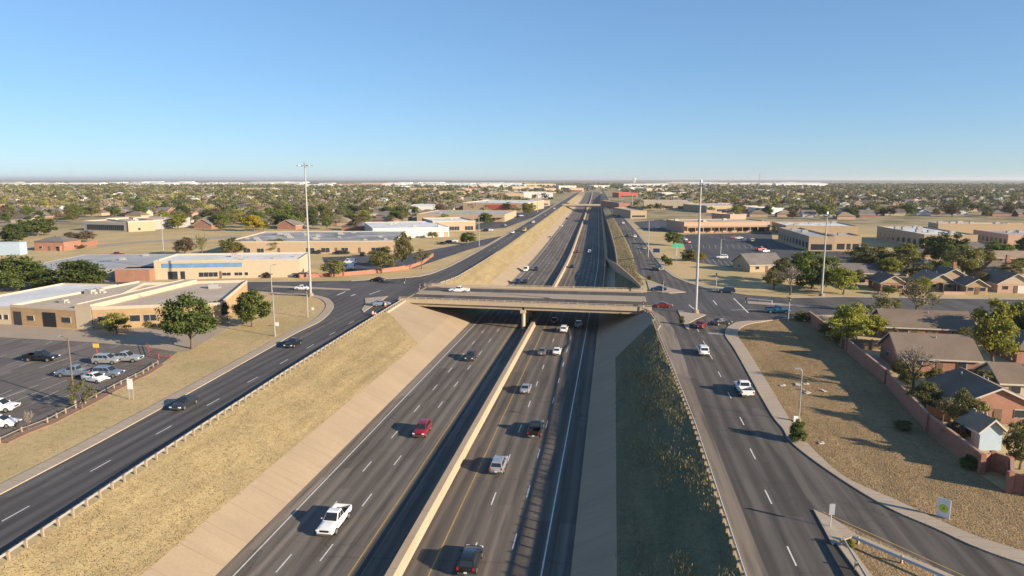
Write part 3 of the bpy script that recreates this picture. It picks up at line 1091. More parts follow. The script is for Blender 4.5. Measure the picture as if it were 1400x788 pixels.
def quadprism(mb, x0, x1, a0, a1, z0, z1, mi=0, fa=None, fb=None):
    fa = fa or yf
    fb = fb or yf
    mb.prism([(x0, fa(x0) + a0), (x1, fa(x1) + a0), (x1, fb(x1) + a1), (x0, fb(x0) + a1)], z0, z1, mi)


XL, XR = -55.4, 9.3
mb = MB()
quadprism(mb, XL, XR, 0.0, 0.0, -0.42, 0.03, 0, yf, yb)
opart(mb, "deck", [M_deck])
mb = MB()
quadprism(mb, XL, XR, 2.4, 11.2, 0.03, 0.036, 0, yf, yf)
quadprism(mb, XL, XR, -8.4, -1.9, 0.03, 0.036, 0, yb, yb)
opart(mb, "carriageway", [M_decklane])
mb = MB()
quadprism(mb, XL, XR, 11.6, -8.9, 0.03, 0.20, 0, yf, yb)
opart(mb, "median_strip", [M_deck])
mb = MB()
quadprism(mb, XL, XR, 0.36, 2.1, 0.03, 0.2, 0, yf, yf)
opart(mb, "footway", [M_deck])
mb = MB()
quadprism(mb, XL, XR, -1.6, -0.36, 0.03, 0.2, 0, yb, yb)
opart(mb, "footway", [M_deck])
for nm, f, a0, a1 in (("parapet", yf, -0.02, 0.34), ("parapet", yb, -0.34, 0.02)):
    mb = MB()
    quadprism(mb, XL - 1.5, XR + 0.8, a0, a1, -0.45, 0.62, 0, f, f)
    quadprism(mb, XL - 1.5, XR + 0.8, a0 - 0.05, a1 + 0.05, 0.62, 0.76, 0, f, f)
    x = XL - 1.2
    while x < XR + 0.6:
        mb.box((x, f(x) + (a0 + a1) / 2, 0.90), (0.16, 0.16, 0.28))
        x += 2.4
    quadprism(mb, XL - 1.5, XR + 0.8, (a0 + a1) / 2 - 0.06, (a0 + a1) / 2 + 0.06, 1.02, 1.12, 0, f, f)
    opart(mb, nm, [M_conc])
for k in range(6):
    a = 0.5 + k * 4.9
    mb = MB()
    for x0, x1 in ((XL + 0.5, -23.1), (-22.5, XR - 0.5)):
        mb.prism([(x0, yf(x0) + a), (x1, yf(x1) + a), (x1, yf(x1) + a + 0.55), (x0, yf(x0) + a + 0.55)], -1.35, -0.44)
    opart(mb, "girder", [M_concdk])
mb = MB()
mb.prism([(-23.5, yf(-23) - 0.1), (-22.1, yf(-23) - 0.1), (-22.1, yb(-23) + 0.1), (-23.5, yb(-23) + 0.1)], -2.15, -1.36)
opart(mb, "pier_cap", [M_conc])
for k in range(4):
    y = yf(-23) + 1.0 + k * 7.8
    mb = MB()
    mb.tube([(-22.8, y, -6.6), (-22.8, y, -2.1)], 0.52, 16)
    opart(mb, "pier_column", [M_conc], smooth=False)
for x0, s in ((XL, -1), (XR, 1)):
    mb = MB()
    xa, xb = (x0 - 0.4, x0 + 0.5) if s < 0 else (x0 - 0.5, x0 + 0.4)
    mb.prism([(xa, yf(x0) + 0.4), (xb, yf(x0) + 0.4), (xb, yb(x0) - 0.4), (xa, yb(x0) - 0.4)], -1.8, -0.43)
    opart(mb, "abutment", [M_conc])
    mb = MB()
    if s < 0:
        mb.face([(XL + 0.5, yf(XL), 0.25), (XL + 0.5, yf(XL), -1.9), (-54.6, 165, -1.2), (-54.5, 160.5, -0.25), (-54.5, 160.5, 0.3)])
        mb.face([(XL - 0.1, yf(XL), 0.25), (XL + 0.5, yf(XL), 0.25), (-54.5, 160.5, 0.3), (-55.1, 160.5, 0.3)])
        mb.face([(XL - 0.1, yf(XL), 0.25), (-55.1, 160.5, 0.3), (-55.1, 160.5, -0.3), (XL - 0.1, yf(XL), -0.4)])
        mb.face([(-55.1, 160.5, 0.3), (-54.5, 160.5, 0.3), (-54.5, 160.5, -0.6), (-55.1, 160.5, -0.6)])
    else:
        mb.face([(XR - 0.5, yf(XR), 0.25), (XR - 0.5, yf(XR), -1.9), (9.2, 166, -1.2), (10.0, 161.5, -0.3), (10.0, 161.5, 0.3)])
        mb.face([(XR - 0.5, yf(XR), 0.25), (XR + 0.1, yf(XR), 0.25), (10.5, 161.5, 0.3), (10.0, 161.5, 0.3)])
        mb.face([(XR + 0.1, yf(XR), 0.25), (10.5, 161.5, 0.3), (10.5, 161.5, -0.3), (XR + 0.1, yf(XR), -0.4)])
        mb.face([(10.0, 161.5, 0.3), (10.5, 161.5, 0.3), (10.5, 161.5, -0.6), (10.0, 161.5, -0.6)])
    opart(mb, "wing_wall", [M_conc])

# second overpass far up the freeway
o2 = empty("overpass", (-37, 880, 0), 0, "distant narrow overpass crossing the freeway farther up the road", "bridge")


def o2p(mb, name, mats):
    return mb.build(name, mats, parent=o2, loc=(37, -880, 0))


mb = MB()
mb.prism([(-64, 869), (-8, 870.6), (-8, 886), (-64, 884.5)], -0.5, 0.03)
o2p(mb, "deck", [M_deck])
for y in (869, 884.6):
    mb = MB()
    mb.prism([(-64, y), (-8, y + 1.6), (-8, y + 2.1), (-64, y + 0.5)], 0.03, 1.1)
    o2p(mb, "parapet", [M_conc])
mb = MB()
mb.prism([(-62, 870.5), (-10, 872), (-10, 884), (-62, 882.5)], -1.7, -0.5)
o2p(mb, "girder", [M_concdk])
for k in range(3):
    mb = MB()
    mb.tube([(-33.2, 873 + k * 4.6, -6.6), (-33.2, 873 + k * 4.6, -1.7)], 0.6, 10)
    o2p(mb, "pier_column", [M_conc])


# ------------------------------------------------------------------ guard rails
def guard_rail(line, spacing, label, zb=0.0, face=1, post_h=0.78):
    x0, y0 = line[0]
    root = empty("guard_rail", (x0, y0, zb), 0, label, "guard rail")
    prof = [(-0.02, 0.48), (0.05, 0.53), (0.0, 0.60), (0.05, 0.67), (-0.02, 0.74), (-0.06, 0.74), (-0.06, 0.48)]
    mb = MB()
    offs = [offset_line(line, -d * face) for d, z in prof]
    for i in range(len(line) - 1):
        for k in range(len(prof)):
            k2 = (k + 1) % len(prof)
            a, b = offs[k][i], offs[k][i + 1]
            c, d = offs[k2][i + 1], offs[k2][i]
            mb.face([(a[0] - x0, a[1] - y0, prof[k][1]), (b[0] - x0, b[1] - y0, prof[k][1]), (c[0] - x0, c[1] - y0, prof[k2][1]), (d[0] - x0, d[1] - y0, prof[k2][1])])
    mb.build("rail", M_gal, root, (0, 0, 0))
    pm = MB()
    pm.box((0, 0, post_h / 2 - 0.15), (0.17, 0.2, post_h + 0.3))
    pme = pm.mesh("post", M_post)
    bm_ = MB()
    bm_.box((0, 0, 0), (0.16, 0.16, 0.3))
    acc = 0.0
    nxt = 0.4
    back = offset_line(line, 0.22 * face)
    for (a, b), (a2, b2) in zip(zip(line, line[1:]), zip(back, back[1:])):
        L = math.hypot(b[0] - a[0], b[1] - a[1])
        while nxt <= acc + L:
            t = (nxt - acc) / L
            o = link_mesh("post", pme, root, (a2[0] + (b2[0] - a2[0]) * t - x0, a2[1] + (b2[1] - a2[1]) * t - y0, 0), math.atan2(b[1] - a[1], b[0] - a[0]))
            nxt += spacing
        acc += L
    return root


def densify(line, step):
    out = [line[0]]
    for a, b in zip(line, line[1:]):
        L = math.hypot(b[0] - a[0], b[1] - a[1])
        n = max(1, int(L / step))
        for k in range(1, n + 1):
            out.append((a[0] + (b[0] - a[0]) * k / n, a[1] + (b[1] - a[1]) * k / n))
    return out


guard_rail([(lip_l(y) - 0.35, y) for y in (36, 47, 60, 67, 80, 95, 107, 120, 135, 150, 165, 176)], 1.95, "long steel guard rail along the top of the golden grass bank", face=-1)
guard_rail([(lip_r(y) + 0.15, y) for y in (46, 60, 75, 90, 105, 120, 135, 147)] + [at(903, 449), at(898.5, 440), at(892, 431.5), at(884, 426.5), at(879, 425)], 1.95, "guard rail curving along the top of the shaded green bank to the overpass", face=1)
ia, ib = at(1165, 743), at(1262, 786)
guard_rail(densify([ia, ib, (ib[0] + (ib[0] - ia[0]), ib[1] + (ib[1] - ia[1]))], 3), 3.8, "short guard rail on the grass island beside the merging slip road", face=1)
ia, ib = at(1152, 745), at(1178, 788)
guard_rail(densify([ia, ib, (ib[0] + (ib[0] - ia[0]), ib[1] + (ib[1] - ia[1]))], 3), 3.8, "guard rail on the island edge beside the main frontage road", face=-1)
guard_rail([(-53.0, 206), (-51.6, 214), (-50.7, 222), (-50.4, 250), (-50.4, 300)], 3.8, "guard rail along the far frontage road past the overpass", face=-1)

# ------------------------------------------------------------------ vehicles (built nose towards +Y)
CARPAINT = {
    "white": paint("paint_white", (0.72, 0.72, 0.70)),
    "silver": paint("paint_silver", (0.42, 0.43, 0.44), 0.3, 0.5),
    "grey": paint("paint_grey", (0.16, 0.17, 0.18), 0.3, 0.4),
    "dark": paint("paint_dark_grey", (0.035, 0.038, 0.042), 0.25, 0.2),
    "black": paint("paint_black", (0.012, 0.012, 0.013), 0.2),
    "red": paint("paint_red", (0.20, 0.014, 0.018), 0.28),
    "maroon": paint("paint_maroon", (0.16, 0.018, 0.02), 0.28),
    "blue": paint("paint_blue", (0.03, 0.12, 0.22), 0.28, 0.2),
    "navy": paint("paint_navy", (0.018, 0.035, 0.07), 0.25, 0.2),
    "bluegrey": paint("paint_blue_grey", (0.20, 0.25, 0.31), 0.3, 0.4),
    "tan": paint("paint_tan", (0.42, 0.36, 0.26), 0.4),
    "yellow": paint("paint_yellow", (0.65, 0.40, 0.05), 0.35),
    "pink": paint("paint_faded_red", (0.42, 0.14, 0.12), 0.4),
}


def loft(mb, st, mi=0):
    """st: list of (y, z_bottom, z_shoulder, z_top, half width low, half width shoulder, half width top)"""
    rings = []
    for y, zb, zs, zt, a, b, c in st:
        h = [(-c, zt), (-c * 0.55, zt + 0.015), (c * 0.55, zt + 0.015), (c, zt), (b, zs), (b * 1.005, (zs + zb) / 2), (a, zb + 0.06), (a * 0.9, zb), (-a * 0.9, zb), (-a, zb + 0.06), (-b * 1.005, (zs + zb) / 2), (-b, zs)]
        rings.append([(x, y, z) for x, z in h])
    n = len(rings[0])
    base = len(mb.v)
    for r in rings:
        mb.v += r
    for i in range(len(rings) - 1):
        for k in range(n):
            mb.f.append((base + i * n + k, base + i * n + (k + 1) % n, base + (i + 1) * n + (k + 1) % n, base + (i + 1) * n + k))
            mb.m.append(mi)
            mb.uv.append([(0, 0)] * 4)
    mb.face(rings[0], mi)
    mb.face(rings[-1][::-1], mi)


def panel(q, shrink_u, shrink_v, out):
    """four corners (bottom left, bottom right, top right, top left) shrunk and lifted off the body"""
    p = [Vector(v) for v in q]
    n = (p[1] - p[0]).cross(p[3] - p[0]).normalized() * out
    c = []
    for u, v in ((shrink_u, shrink_v), (1 - shrink_u, shrink_v), (1 - shrink_u, 1 - shrink_v), (shrink_u, 1 - shrink_v)):
        a = p[0].lerp(p[1], u)
        b = p[3].lerp(p[2], u)
        c.append(tuple(a.lerp(b, v) + n))
    return c


VEH = {}


def make_vehicle(kind, colour, detail=True):
    key = (kind, colour, detail)
    if kind == "sedan":
        L, Wd, r, name, cat = 4.75, 1.80, 0.32, "sedan", "car"
        low = [(-2.36, .42, .80, .86, .70, .76, .60), (-2.28, .24, .84, .96, .82, .86, .72), (-1.7, .22, .90, 1.00, .88, .90, .76), (-.6, .20, .92, 1.0, .89, .91, .78), (.9, .20, .90, .98, .89, .91, .78), (1.5, .22, .82, .90, .88, .89, .74), (2.15, .24, .68, .76, .82, .84, .66), (2.37, .38, .58, .62, .68, .72, .58)]
        gh = (-1.75, -0.85, .10, 1.12, .97, 1.44, .80, .60)
        wy = (-1.38, 1.42)
    elif kind == "suv":
        L, Wd, r, name, cat = 4.75, 1.90, 0.37, "suv", "car"
        low = [(-2.36, .45, .95, 1.05, .80, .84, .74), (-2.3, .30, .98, 1.10, .88, .92, .80), (-1.5, .27, 1.02, 1.12, .92, .95, .82), (.8, .27, 1.0, 1.10, .92, .95, .82), (1.25, .28, .98, 1.08, .92, .94, .80), (2.15, .30, .88, .98, .88, .90, .74), (2.36, .42, .78, .82, .78, .80, .66)]
        gh = (-2.27, -1.95, .25, 1.12, 1.08, 1.72, .86, .68)
        wy = (-1.42, 1.42)
    elif kind == "pickup":
        L, Wd, r, name, cat = 5.8, 2.0, 0.40, "pickup_truck", "pickup truck"
        low = [(-2.88, .50, .72, .78, .92, .94, .88), (-0.75, .42, .74, .80, .95, .97, .90), (-.72, .36, 1.08, 1.20, .95, .98, .86), (1.0, .36, 1.08, 1.20, .95, .98, .86), (1.35, .36, 1.05, 1.16, .94, .97, .84), (2.55, .38, 1.0, 1.08, .92, .95, .80), (2.86, .45, .90, .96, .88, .90, .78)]
        gh = (-0.78, -0.58, .42, 1.25, 1.16, 1.90, .88, .70)
        wy = (-1.80, 1.85)
    elif kind == "van":
        L, Wd, r, name, cat = 5.2, 2.0, 0.37, "van", "van"
        low = [(-2.58, .45, 1.1, 1.2, .92, .94, .86), (-2.5, .32, 1.12, 1.22, .95, .98, .88), (1.2, .30, 1.1, 1.2, .95, .98, .86), (1.6, .30, 1.0, 1.12, .94, .96, .82), (2.4, .32, .85, .95, .88, .90, .74), (2.58, .45, .75, .8, .8, .82, .66)]
        gh = (-2.50, -2.38, .85, 1.75, 1.18, 2.10, .90, .80)
        wy = (-1.55, 1.65)
    body_mat = CARPAINT[colour]
    mb = MB()
    loft(mb, low)
    y0, y1, y2, y3, zb, zr, hb, hr = gh
    # cabin shell
    A = [(-hb, y0, zb), (hb, y0, zb), (hb, y3, zb), (-hb, y3, zb)]
    R = [(-hr, y1, zr), (hr, y1, zr), (hr, y2, zr), (-hr, y2, zr)]
    mid = [(-hr * .96, y1 * .9 + y2 * .1, zr + .045), (hr * .96, y1 * .9 + y2 * .1, zr + .045), (hr * .96, y2 - .12, zr + .045), (-hr * .96, y2 - .12, zr + .045)]
    for i in range(4):
        j = (i + 1) % 4
        mb.face([A[i], A[j], R[j], R[i]])
        mb.face([R[i], R[j], mid[j], mid[i]])
    mb.face(mid)
    if kind == "pickup":
        for sx in (-1, 1):
            mb.box((sx * .93, -1.80, 1.0), (.10, 2.14, .50))
        mb.box((0, -2.87, .98), (1.94, .08, .52))
        mb.box((0, -.74, 1.02), (1.9, .08, .48))
    parts = []
    bodyme = mb.mesh("body", [body_mat], smooth=False, weld=True)
    bm = bmesh.new()
    bm.from_mesh(bodyme)
    bmesh.ops.bevel(bm, geom=[e for e in bm.edges if len(e.link_faces) == 2 and e.calc_face_angle(0) > 0.5], offset=0.06, segments=2, affect='EDGES')
    bm.to_mesh(bodyme)
    bm.free()
    bodyme.polygons.foreach_set("use_smooth", [True] * len(bodyme.polygons))
    bodyme.set_sharp_from_angle(angle=math.radians(38))
    parts.append(("body", bodyme, None))
    q = panel([A[2], A[3], R[3], R[2]], .06, .08, .012)
    g = MB(); g.face(q); parts.append(("windscreen", g.mesh("windscreen", M_glass), None))
    q = panel([A[0], A[1], R[1], R[0]], .08, .14, .012)
    g = MB(); g.face(q); parts.append(("rear_window", g.mesh("rear_window", M_glass), None))
    for s in (0, 1):
        g = MB()
        quad = [A[1], A[2], R[2], R[1]] if s == 0 else [A[3], A[0], R[0], R[3]]
        n = 3 if kind in ("suv", "van") else 2
        p = [Vector(v) for v in quad]
        for k in range(n):
            u0, u1 = 0.05 + .90 * k / n, 0.05 + .90 * (k + 1) / n
            sub = [p[0].lerp(p[1], u0), p[0].lerp(p[1], u1), p[3].lerp(p[2], u1), p[3].lerp(p[2], u0)]
            if kind == "van" and ((s == 0 and k < 2) or (s == 1 and k > 0)):
                continue
            g.face(panel(sub, .05, .14, .012))
        parts.append(("side_window", g.mesh("side_window", M_glass), None))
    # wheels
    for wyy in wy:
        for sx in (-1, 1):
            w = MB()
            hw = Wd / 2 - 0.10
            w.tube([(sx * (hw - .12), wyy, r), (sx * (hw + .115), wyy, r)], r, 14)
            rim = MB()
            rim.tube([(sx * (hw + .08), wyy, r), (sx * (hw + .128), wyy, r)], r * .62, 10)
            parts.append(("wheel", w.mesh("wheel", M_tyre), ("rim", rim.mesh("rim", M_rim))))
    if detail:
        fz = {"sedan": .62, "suv": .82, "pickup": .88, "van": .80}[kind]
        rz_ = {"sedan": .80, "suv": .98, "pickup": .95, "van": 1.05}[kind]
        fy, ry = L / 2 - .06, -L / 2 + .03
        fw = Wd / 2 - .22
        for sx in (-1, 1):
            h = MB(); h.box((sx * fw, fy - .02, fz), (.34, .16, .14)); parts.append(("headlight", h.mesh("headlight", M_head), None))
            t = MB(); t.box((sx * (Wd / 2 - .16), ry - .02, rz_), (.18, .10, .26 if kind != "sedan" else .16)); parts.append(("taillight", t.mesh("taillight", M_tail), None))
            m = MB(); m.box((sx * (Wd / 2 + .09), y3 - .42, zb + .08), (.20, .10, .16)); parts.append(("mirror", m.mesh("mirror", [body_mat]), None))
        gmb = MB(); gmb.box((0, fy + .03, fz - .05), (fw * 1.3, .06, .22 if kind != "sedan" else .10)); parts.append(("grille", gmb.mesh("grille", M_dark), None))
        for yy_, nm in ((L / 2 + .0, "front_bumper"), (-L / 2 - .0, "rear_bumper")):
            bmp = MB(); bmp.box((0, yy_, .48), (Wd * .86, .12, .2)); parts.append((nm, bmp.mesh(nm, M_chrome if kind == "pickup" else M_bump), None))
        pl = MB(); pl.box((0, -L / 2 - .07, .62 if kind != "pickup" else .56), (.32, .02, .16)); parts.append(("licence_plate", pl.mesh("licence_plate", M_plate), None))
        if kind == "pickup":
            b = MB(); b.box((0, -1.8, .80), (1.72, 2.0, .03)); parts.append(("truck_bed", b.mesh("truck_bed", M_dark), None))
    VEH[key] = (parts, name, cat)
    return VEH[key]


FWD, BACK = 0.0, math.pi


def vehicle(kind, colour, x, y, z, rz, label, group=None, detail=True):
    key = (kind, colour, detail)
    parts, name, cat = VEH.get(key) or make_vehicle(kind, colour, detail)
    root = empty(name, (x, y, z), rz, label, cat, group)
    for nm, me, sub in parts:
        o = link_mesh(nm, me, root)
        if sub:
            link_mesh(sub[0], sub[1], o)
    return root


def small_vehicle(kind, colour, x, y, z, rz, label, group):
    """far-off vehicle: same shape, one mesh"""
    key = (kind, colour, "far")
    if key not in VEH:
        parts, name, cat = VEH.get((kind, colour, False)) or make_vehicle(kind, colour, False)
        mb_v, mb_f, mi, mats = [], [], [], []
        for nm, me, sub in parts:
            for mm in (me,) if not sub else (me, sub[1]):
                b = len(mb_v)
                mb_v += [tuple(v.co) for v in mm.vertices]
                if mm.materials[0] not in mats:
                    mats.append(mm.materials[0])
                k = mats.index(mm.materials[0])
                for p in mm.polygons:
                    mb_f.append(tuple(b + i for i in p.vertices))
                    mi.append(k)
        me = bpy.data.meshes.new(name)
        me.from_pydata(mb_v, [], mb_f)
        for m in mats:
            me.materials.append(m)
        me.polygons.foreach_set("material_index", mi)
        VEH[key] = (me, name, cat)
    me, name, cat = VEH[key]
    o = link_mesh(name, me, None, (x, y, z), rz)
    return tag(o, label, cat, group)


ZF = -6.494
R90 = math.pi / 2
FW = "vehicles driving on the sunken freeway"
FR = "vehicles on the frontage roads"
CR = "vehicles on the cross street and overpass"
PK = "vehicles parked in the lot by the tan brick building"
for kind, col, px, py, z, rz, lab, grp in (
    ("pickup", "white", 457.5, 719, ZF, BACK, "white pickup truck with an empty dark bed, nearest vehicle on the oncoming carriageway", FW),
    ("suv", "red", 577.5, 593, ZF, BACK, "dark red car driving towards the camera between lane dashes on the freeway", FW),
    ("suv", "dark", 644, 491.5, ZF, BACK, "dark grey suv on the oncoming carriageway just before the overpass shadow", FW),
    ("suv", "black", 643, 773, ZF, FWD, "black suv seen from behind, at the bottom edge beside the yellow line", FW),
    ("suv", "silver", 682, 641, ZF, FWD, "silver suv driving away beside the yellow line, casting a long shadow", FW),
    ("pickup", "black", 732, 591.5, ZF, FWD, "black pickup driving away in the middle freeway lane", FW),
    ("sedan", "silver", 719, 535, ZF, FWD, "silver grey sedan driving away between the black pickup and the overpass", FW),
    ("sedan", "grey", 741.5, 484, ZF, FWD, "dark grey car side by side with a white car before the overpass", FW),
    ("sedan", "white", 761.5, 483.5, ZF, FWD, "white sedan side by side with a dark car before the overpass", FW),
    ("suv", "white", 771, 453.5, ZF, FWD, "white suv just inside the shade under the overpass", FW),
    ("suv", "navy", 791, 447, ZF, FWD, "dark suv in the shade under the overpass beside the white edge line", FW),
    ("sedan", "black", 758, 441.5, ZF, FWD, "black sedan deep in the shade under the overpass ahead of the white suv", FW),
    ("sedan", "dark", 253, 556, 0.012, BACK, "dark sedan on the left frontage road beside a lane dash", FR),
    ("sedan", "black", 401, 473, 0.012, BACK, "black sedan on the frontage road below the left tall light mast", FR),
    ("sedan", "bluegrey", 521, 418, 0.016, -R90 + .5, "grey sedan waiting in the slip lane at the corner of the overpass", CR),
    ("sedan", "white", 414, 396.5, 0.016, -R90, "white sedan on the cross street passing the base of the left light mast", CR),
    ("sedan", "black", 516, 385, 0.02, R90 - .1, "black car at the bend of the far frontage road", FR),
    ("pickup", "white", 628, 400, 0.04, R90, "white pickup truck crossing on the overpass", CR),
    ("sedan", "maroon", 907, 420.5, 0.016, -R90, "maroon sedan at the right end of the overpass", CR),
    ("suv", "navy", 993, 400.5, 0.016, R90 - .05, "dark blue suv on the far side of the cross street near the right light mast", CR),
    ("pickup", "blue", 1063, 428, 0.016, -R90 - .05, "blue pickup on the cross street beside the brown signal post", CR),
    ("sedan", "maroon", 958, 447.5, 0.012, -.35, "dark red sedan turning out of the frontage road behind the small island", FR),
    ("sedan", "black", 986, 444, 0.012, -R90 + .5, "black car turning at the junction beyond the sidewalk corner", FR),
    ("suv", "white", 961, 484, 0.012, FWD, "white suv seen from behind, waiting at the stop line on the right frontage road", FR),
    ("pickup", "white", 1016.5, 537, 0.012, FWD + .04, "white pickup truck seen from behind on the right frontage road", FR),
    ("pickup", "grey", 899, 369.5, 0.02, BACK + .4, "dark grey pickup on the right frontage road just past the cross street", FR),
    ("sedan", "navy", 900, 397.5, 0.15, R90, "dark car stopped beside the grass triangle at the right end of the overpass", CR),
    ("pickup", "black", 57, 493.5, 0.012, -R90 + .08, "black pickup truck parked alone in the open lot", PK),
    ("suv", "silver", 147, 497, 0.012, -R90 + .12, "silver suv parked under the yellow sign", PK),
    ("pickup", "silver", 172, 494.5, 0.012, -R90 + .12, "silver pickup parked nose to nose with the suv under the yellow sign", PK),
    ("pickup", "bluegrey", 103, 514.5, 0.012, R90 + .12, "pale blue grey pickup parked behind the brown lamp post", PK),
    ("suv", "bluegrey", 148, 515, 0.012, -R90 + .12, "blue grey suv parked in the row nearest the grass verge", PK),
    ("sedan", "white", 131, 521.5, 0.012, -R90 - .25, "white car half hidden in front of the blue grey suv", PK),
    ("suv", "white", 0, 562, 0.012, -R90 + .2, "white suv at the left edge of the lot, farther of the two", PK),
    ("sedan", "white", 0, 583, 0.012, -R90 + .2, "white sedan at the left edge of the lot, nearer of the two", PK),
):
    X, Y = at(px, py, z)
    vehicle(kind, col, X, Y, z, rz, lab, grp)

FARG = "far vehicles beyond the overpass"
for kind, col, px, py, z, rz, lab in (
    ("van", "white", 719, 371, ZF, BACK, "white van on the oncoming carriageway beyond the overpass"),
    ("suv", "dark", 733, 370, ZF, BACK, "dark suv beside the white van beyond the overpass"),
    ("suv", "navy", 708, 387.5, ZF, BACK, "dark blue car half hidden behind the overpass parapet"),
    ("sedan", "black", 718, 387, ZF, BACK, "black car half hidden behind the overpass parapet beside the blue one"),
    ("suv", "white", 806, 346, ZF, FWD, "white suv at the shadow's edge on the freeway past the overpass"),
    ("sedan", "maroon", 789, 345.5, ZF, FWD, "dark red car two lanes over from the white suv past the overpass"),
    ("sedan", "black", 782, 366, ZF, FWD, "black car alone in the left lane past the overpass"),
    ("sedan", "silver", 752, 326, ZF, BACK, "silver car small on the oncoming far freeway"),
    ("sedan", "white", 768, 310, ZF, BACK, "white car tiny on the oncoming far freeway below the second overpass"),
    ("suv", "dark", 775, 300, ZF, BACK, "dark car tiny on the oncoming far freeway"),
    ("sedan", "white", 868, 324.5, 0.02, FWD, "white car on the far right frontage road beside the grass strip"),
    ("sedan", "silver", 881, 341, 0.02, FWD, "silver car on the far right frontage road near the blue sign"),
    ("suv", "dark", 857, 324, 0.02, FWD, "dark car left of the white one on the far right frontage road"),
    ("sedan", "white", 852, 306, 0.02, FWD, "small white car far up the right frontage road"),
    ("sedan", "dark", 846, 296, 0.02, FWD, "small dark car far up the right frontage road"),
    ("van", "yellow", 717, 316.5, 0.02, BACK, "yellow and tan truck on the far left frontage road"),
    ("sedan", "white", 701, 319, 0.02, BACK, "white car just behind the yellow truck on the far left frontage road"),
    ("suv", "white", 729, 305, 0.02, BACK, "white suv ahead of the yellow truck on the far left frontage road"),
    ("sedan", "silver", 745, 295, 0.02, BACK, "silver car farther up the left frontage road"),
    ("suv", "white", 758, 286, 0.02, BACK, "white car tiny near the top of the left frontage road"),
):
    X, Y = at(px, py, z)
    small_vehicle(kind, col, X, Y, z, rz, lab, FARG)

FL = "vehicles parked in the far shopping lots"
for kind, col, px, py, rz, lab in (
    ("suv", "white", 987, 354, R90, "white suv parked alone in the dark lot beyond the right light mast"),
    ("suv", "silver", 1018, 331, 0.2, "silver suv at the kerb strip dividing the dark lot"),
    ("van", "tan", 1027, 331.5, 0.2, "tan van at the kerb strip dividing the dark lot"),
    ("pickup", "pink", 1040, 343, -0.9, "faded red pickup at the edge of the building's shade"),
    ("sedan", "white", 1046, 345, -0.9, "white car behind the faded red pickup"),
    ("sedan", "pink", 1003, 326, R90, "faded red car in front of the strip mall"),
    ("sedan", "white", 1010, 327, R90, "white car beside the faded red one by the strip mall"),
    ("pickup", "pink", 937, 333, 0.7, "faded red truck beside the green bush at the lot corner"),
    ("sedan", "white", 934, 329, 0.7, "white car behind the faded red truck at the lot corner"),
    ("sedan", "white", 919, 314, R90, "white car in the small lot left of the strip mall"),
    ("suv", "silver", 904, 313, R90, "silver suv in the small lot left of the strip mall"),
    ("sedan", "white", 975, 316.5, 0, "white car parked tight against the strip mall front"),
    ("sedan", "white", 982, 316.5, 0, "second white car tight against the strip mall front"),
    ("sedan", "red", 966, 316.5, 0, "red car parked tight against the strip mall front"),
    ("suv", "dark", 957, 316.5, 0, "dark suv parked tight against the strip mall front"),
    ("van", "white", 478, 361, R90, "white van parked behind the low orange wall"),
    ("van", "white", 476, 369, R90, "white van nearer the low orange wall, beside the olive tree"),
    ("suv", "black", 462, 348, R90, "black suv by the long tan wall"),
    ("sedan", "dark", 471, 347.5, R90, "dark sedan by the long tan wall, beside the black suv"),
    ("suv", "dark", 436, 347, 0.3, "dark suv in front of the long tan wall near the light mast"),
    ("suv", "black", 496, 350, 0.2, "black suv between the long tan wall and the spreading tree"),
    ("sedan", "silver", 403, 379, R90, "silver car behind the end of the blue striped building"),
    ("suv", "dark", 411, 379.5, R90, "dark suv behind the end of the blue striped building"),
    ("sedan", "white", 620, 331, R90, "white car in the lot by the white metal building"),
    ("suv", "dark", 612, 333, R90, "dark suv in the lot by the white metal building"),
    ("sedan", "black", 604, 334.5, R90, "black sedan in the lot by the white metal building"),
    ("sedan", "white", 669, 316, R90, "white sedan in the lot by the road bend"),
    ("suv", "black", 663, 317, R90, "black suv in the lot by the road bend"),
    ("sedan", "silver", 690, 309, 0.4, "silver sedan beside the frontage road lot entrance"),
    ("suv", "navy", 707, 298, R90, "dark blue suv parked in front of the pale shop"),
    ("sedan", "white", 712, 296, R90, "white sedan parked in front of the pale shop"),
    ("sedan", "dark", 727, 288.5, 0.5, "dark car parked past the red fronted store"),
    ("suv", "white", 734, 286, 0.5, "white suv parked past the red fronted store"),
    ("sedan", "dark", 231, 313, R90, "dark car at the house behind the school field"),
    ("pickup", "maroon", 160, 350.5, R90, "dark pickup parked behind the grey warehouse roof"),
    ("sedan", "silver", 1395, 391, R90, "silver car parked at the pink walled house"),
):
    X, Y = at(px, py, 0.012)
    small_vehicle(kind, col, X, Y, 0.016, rz, lab, FL)


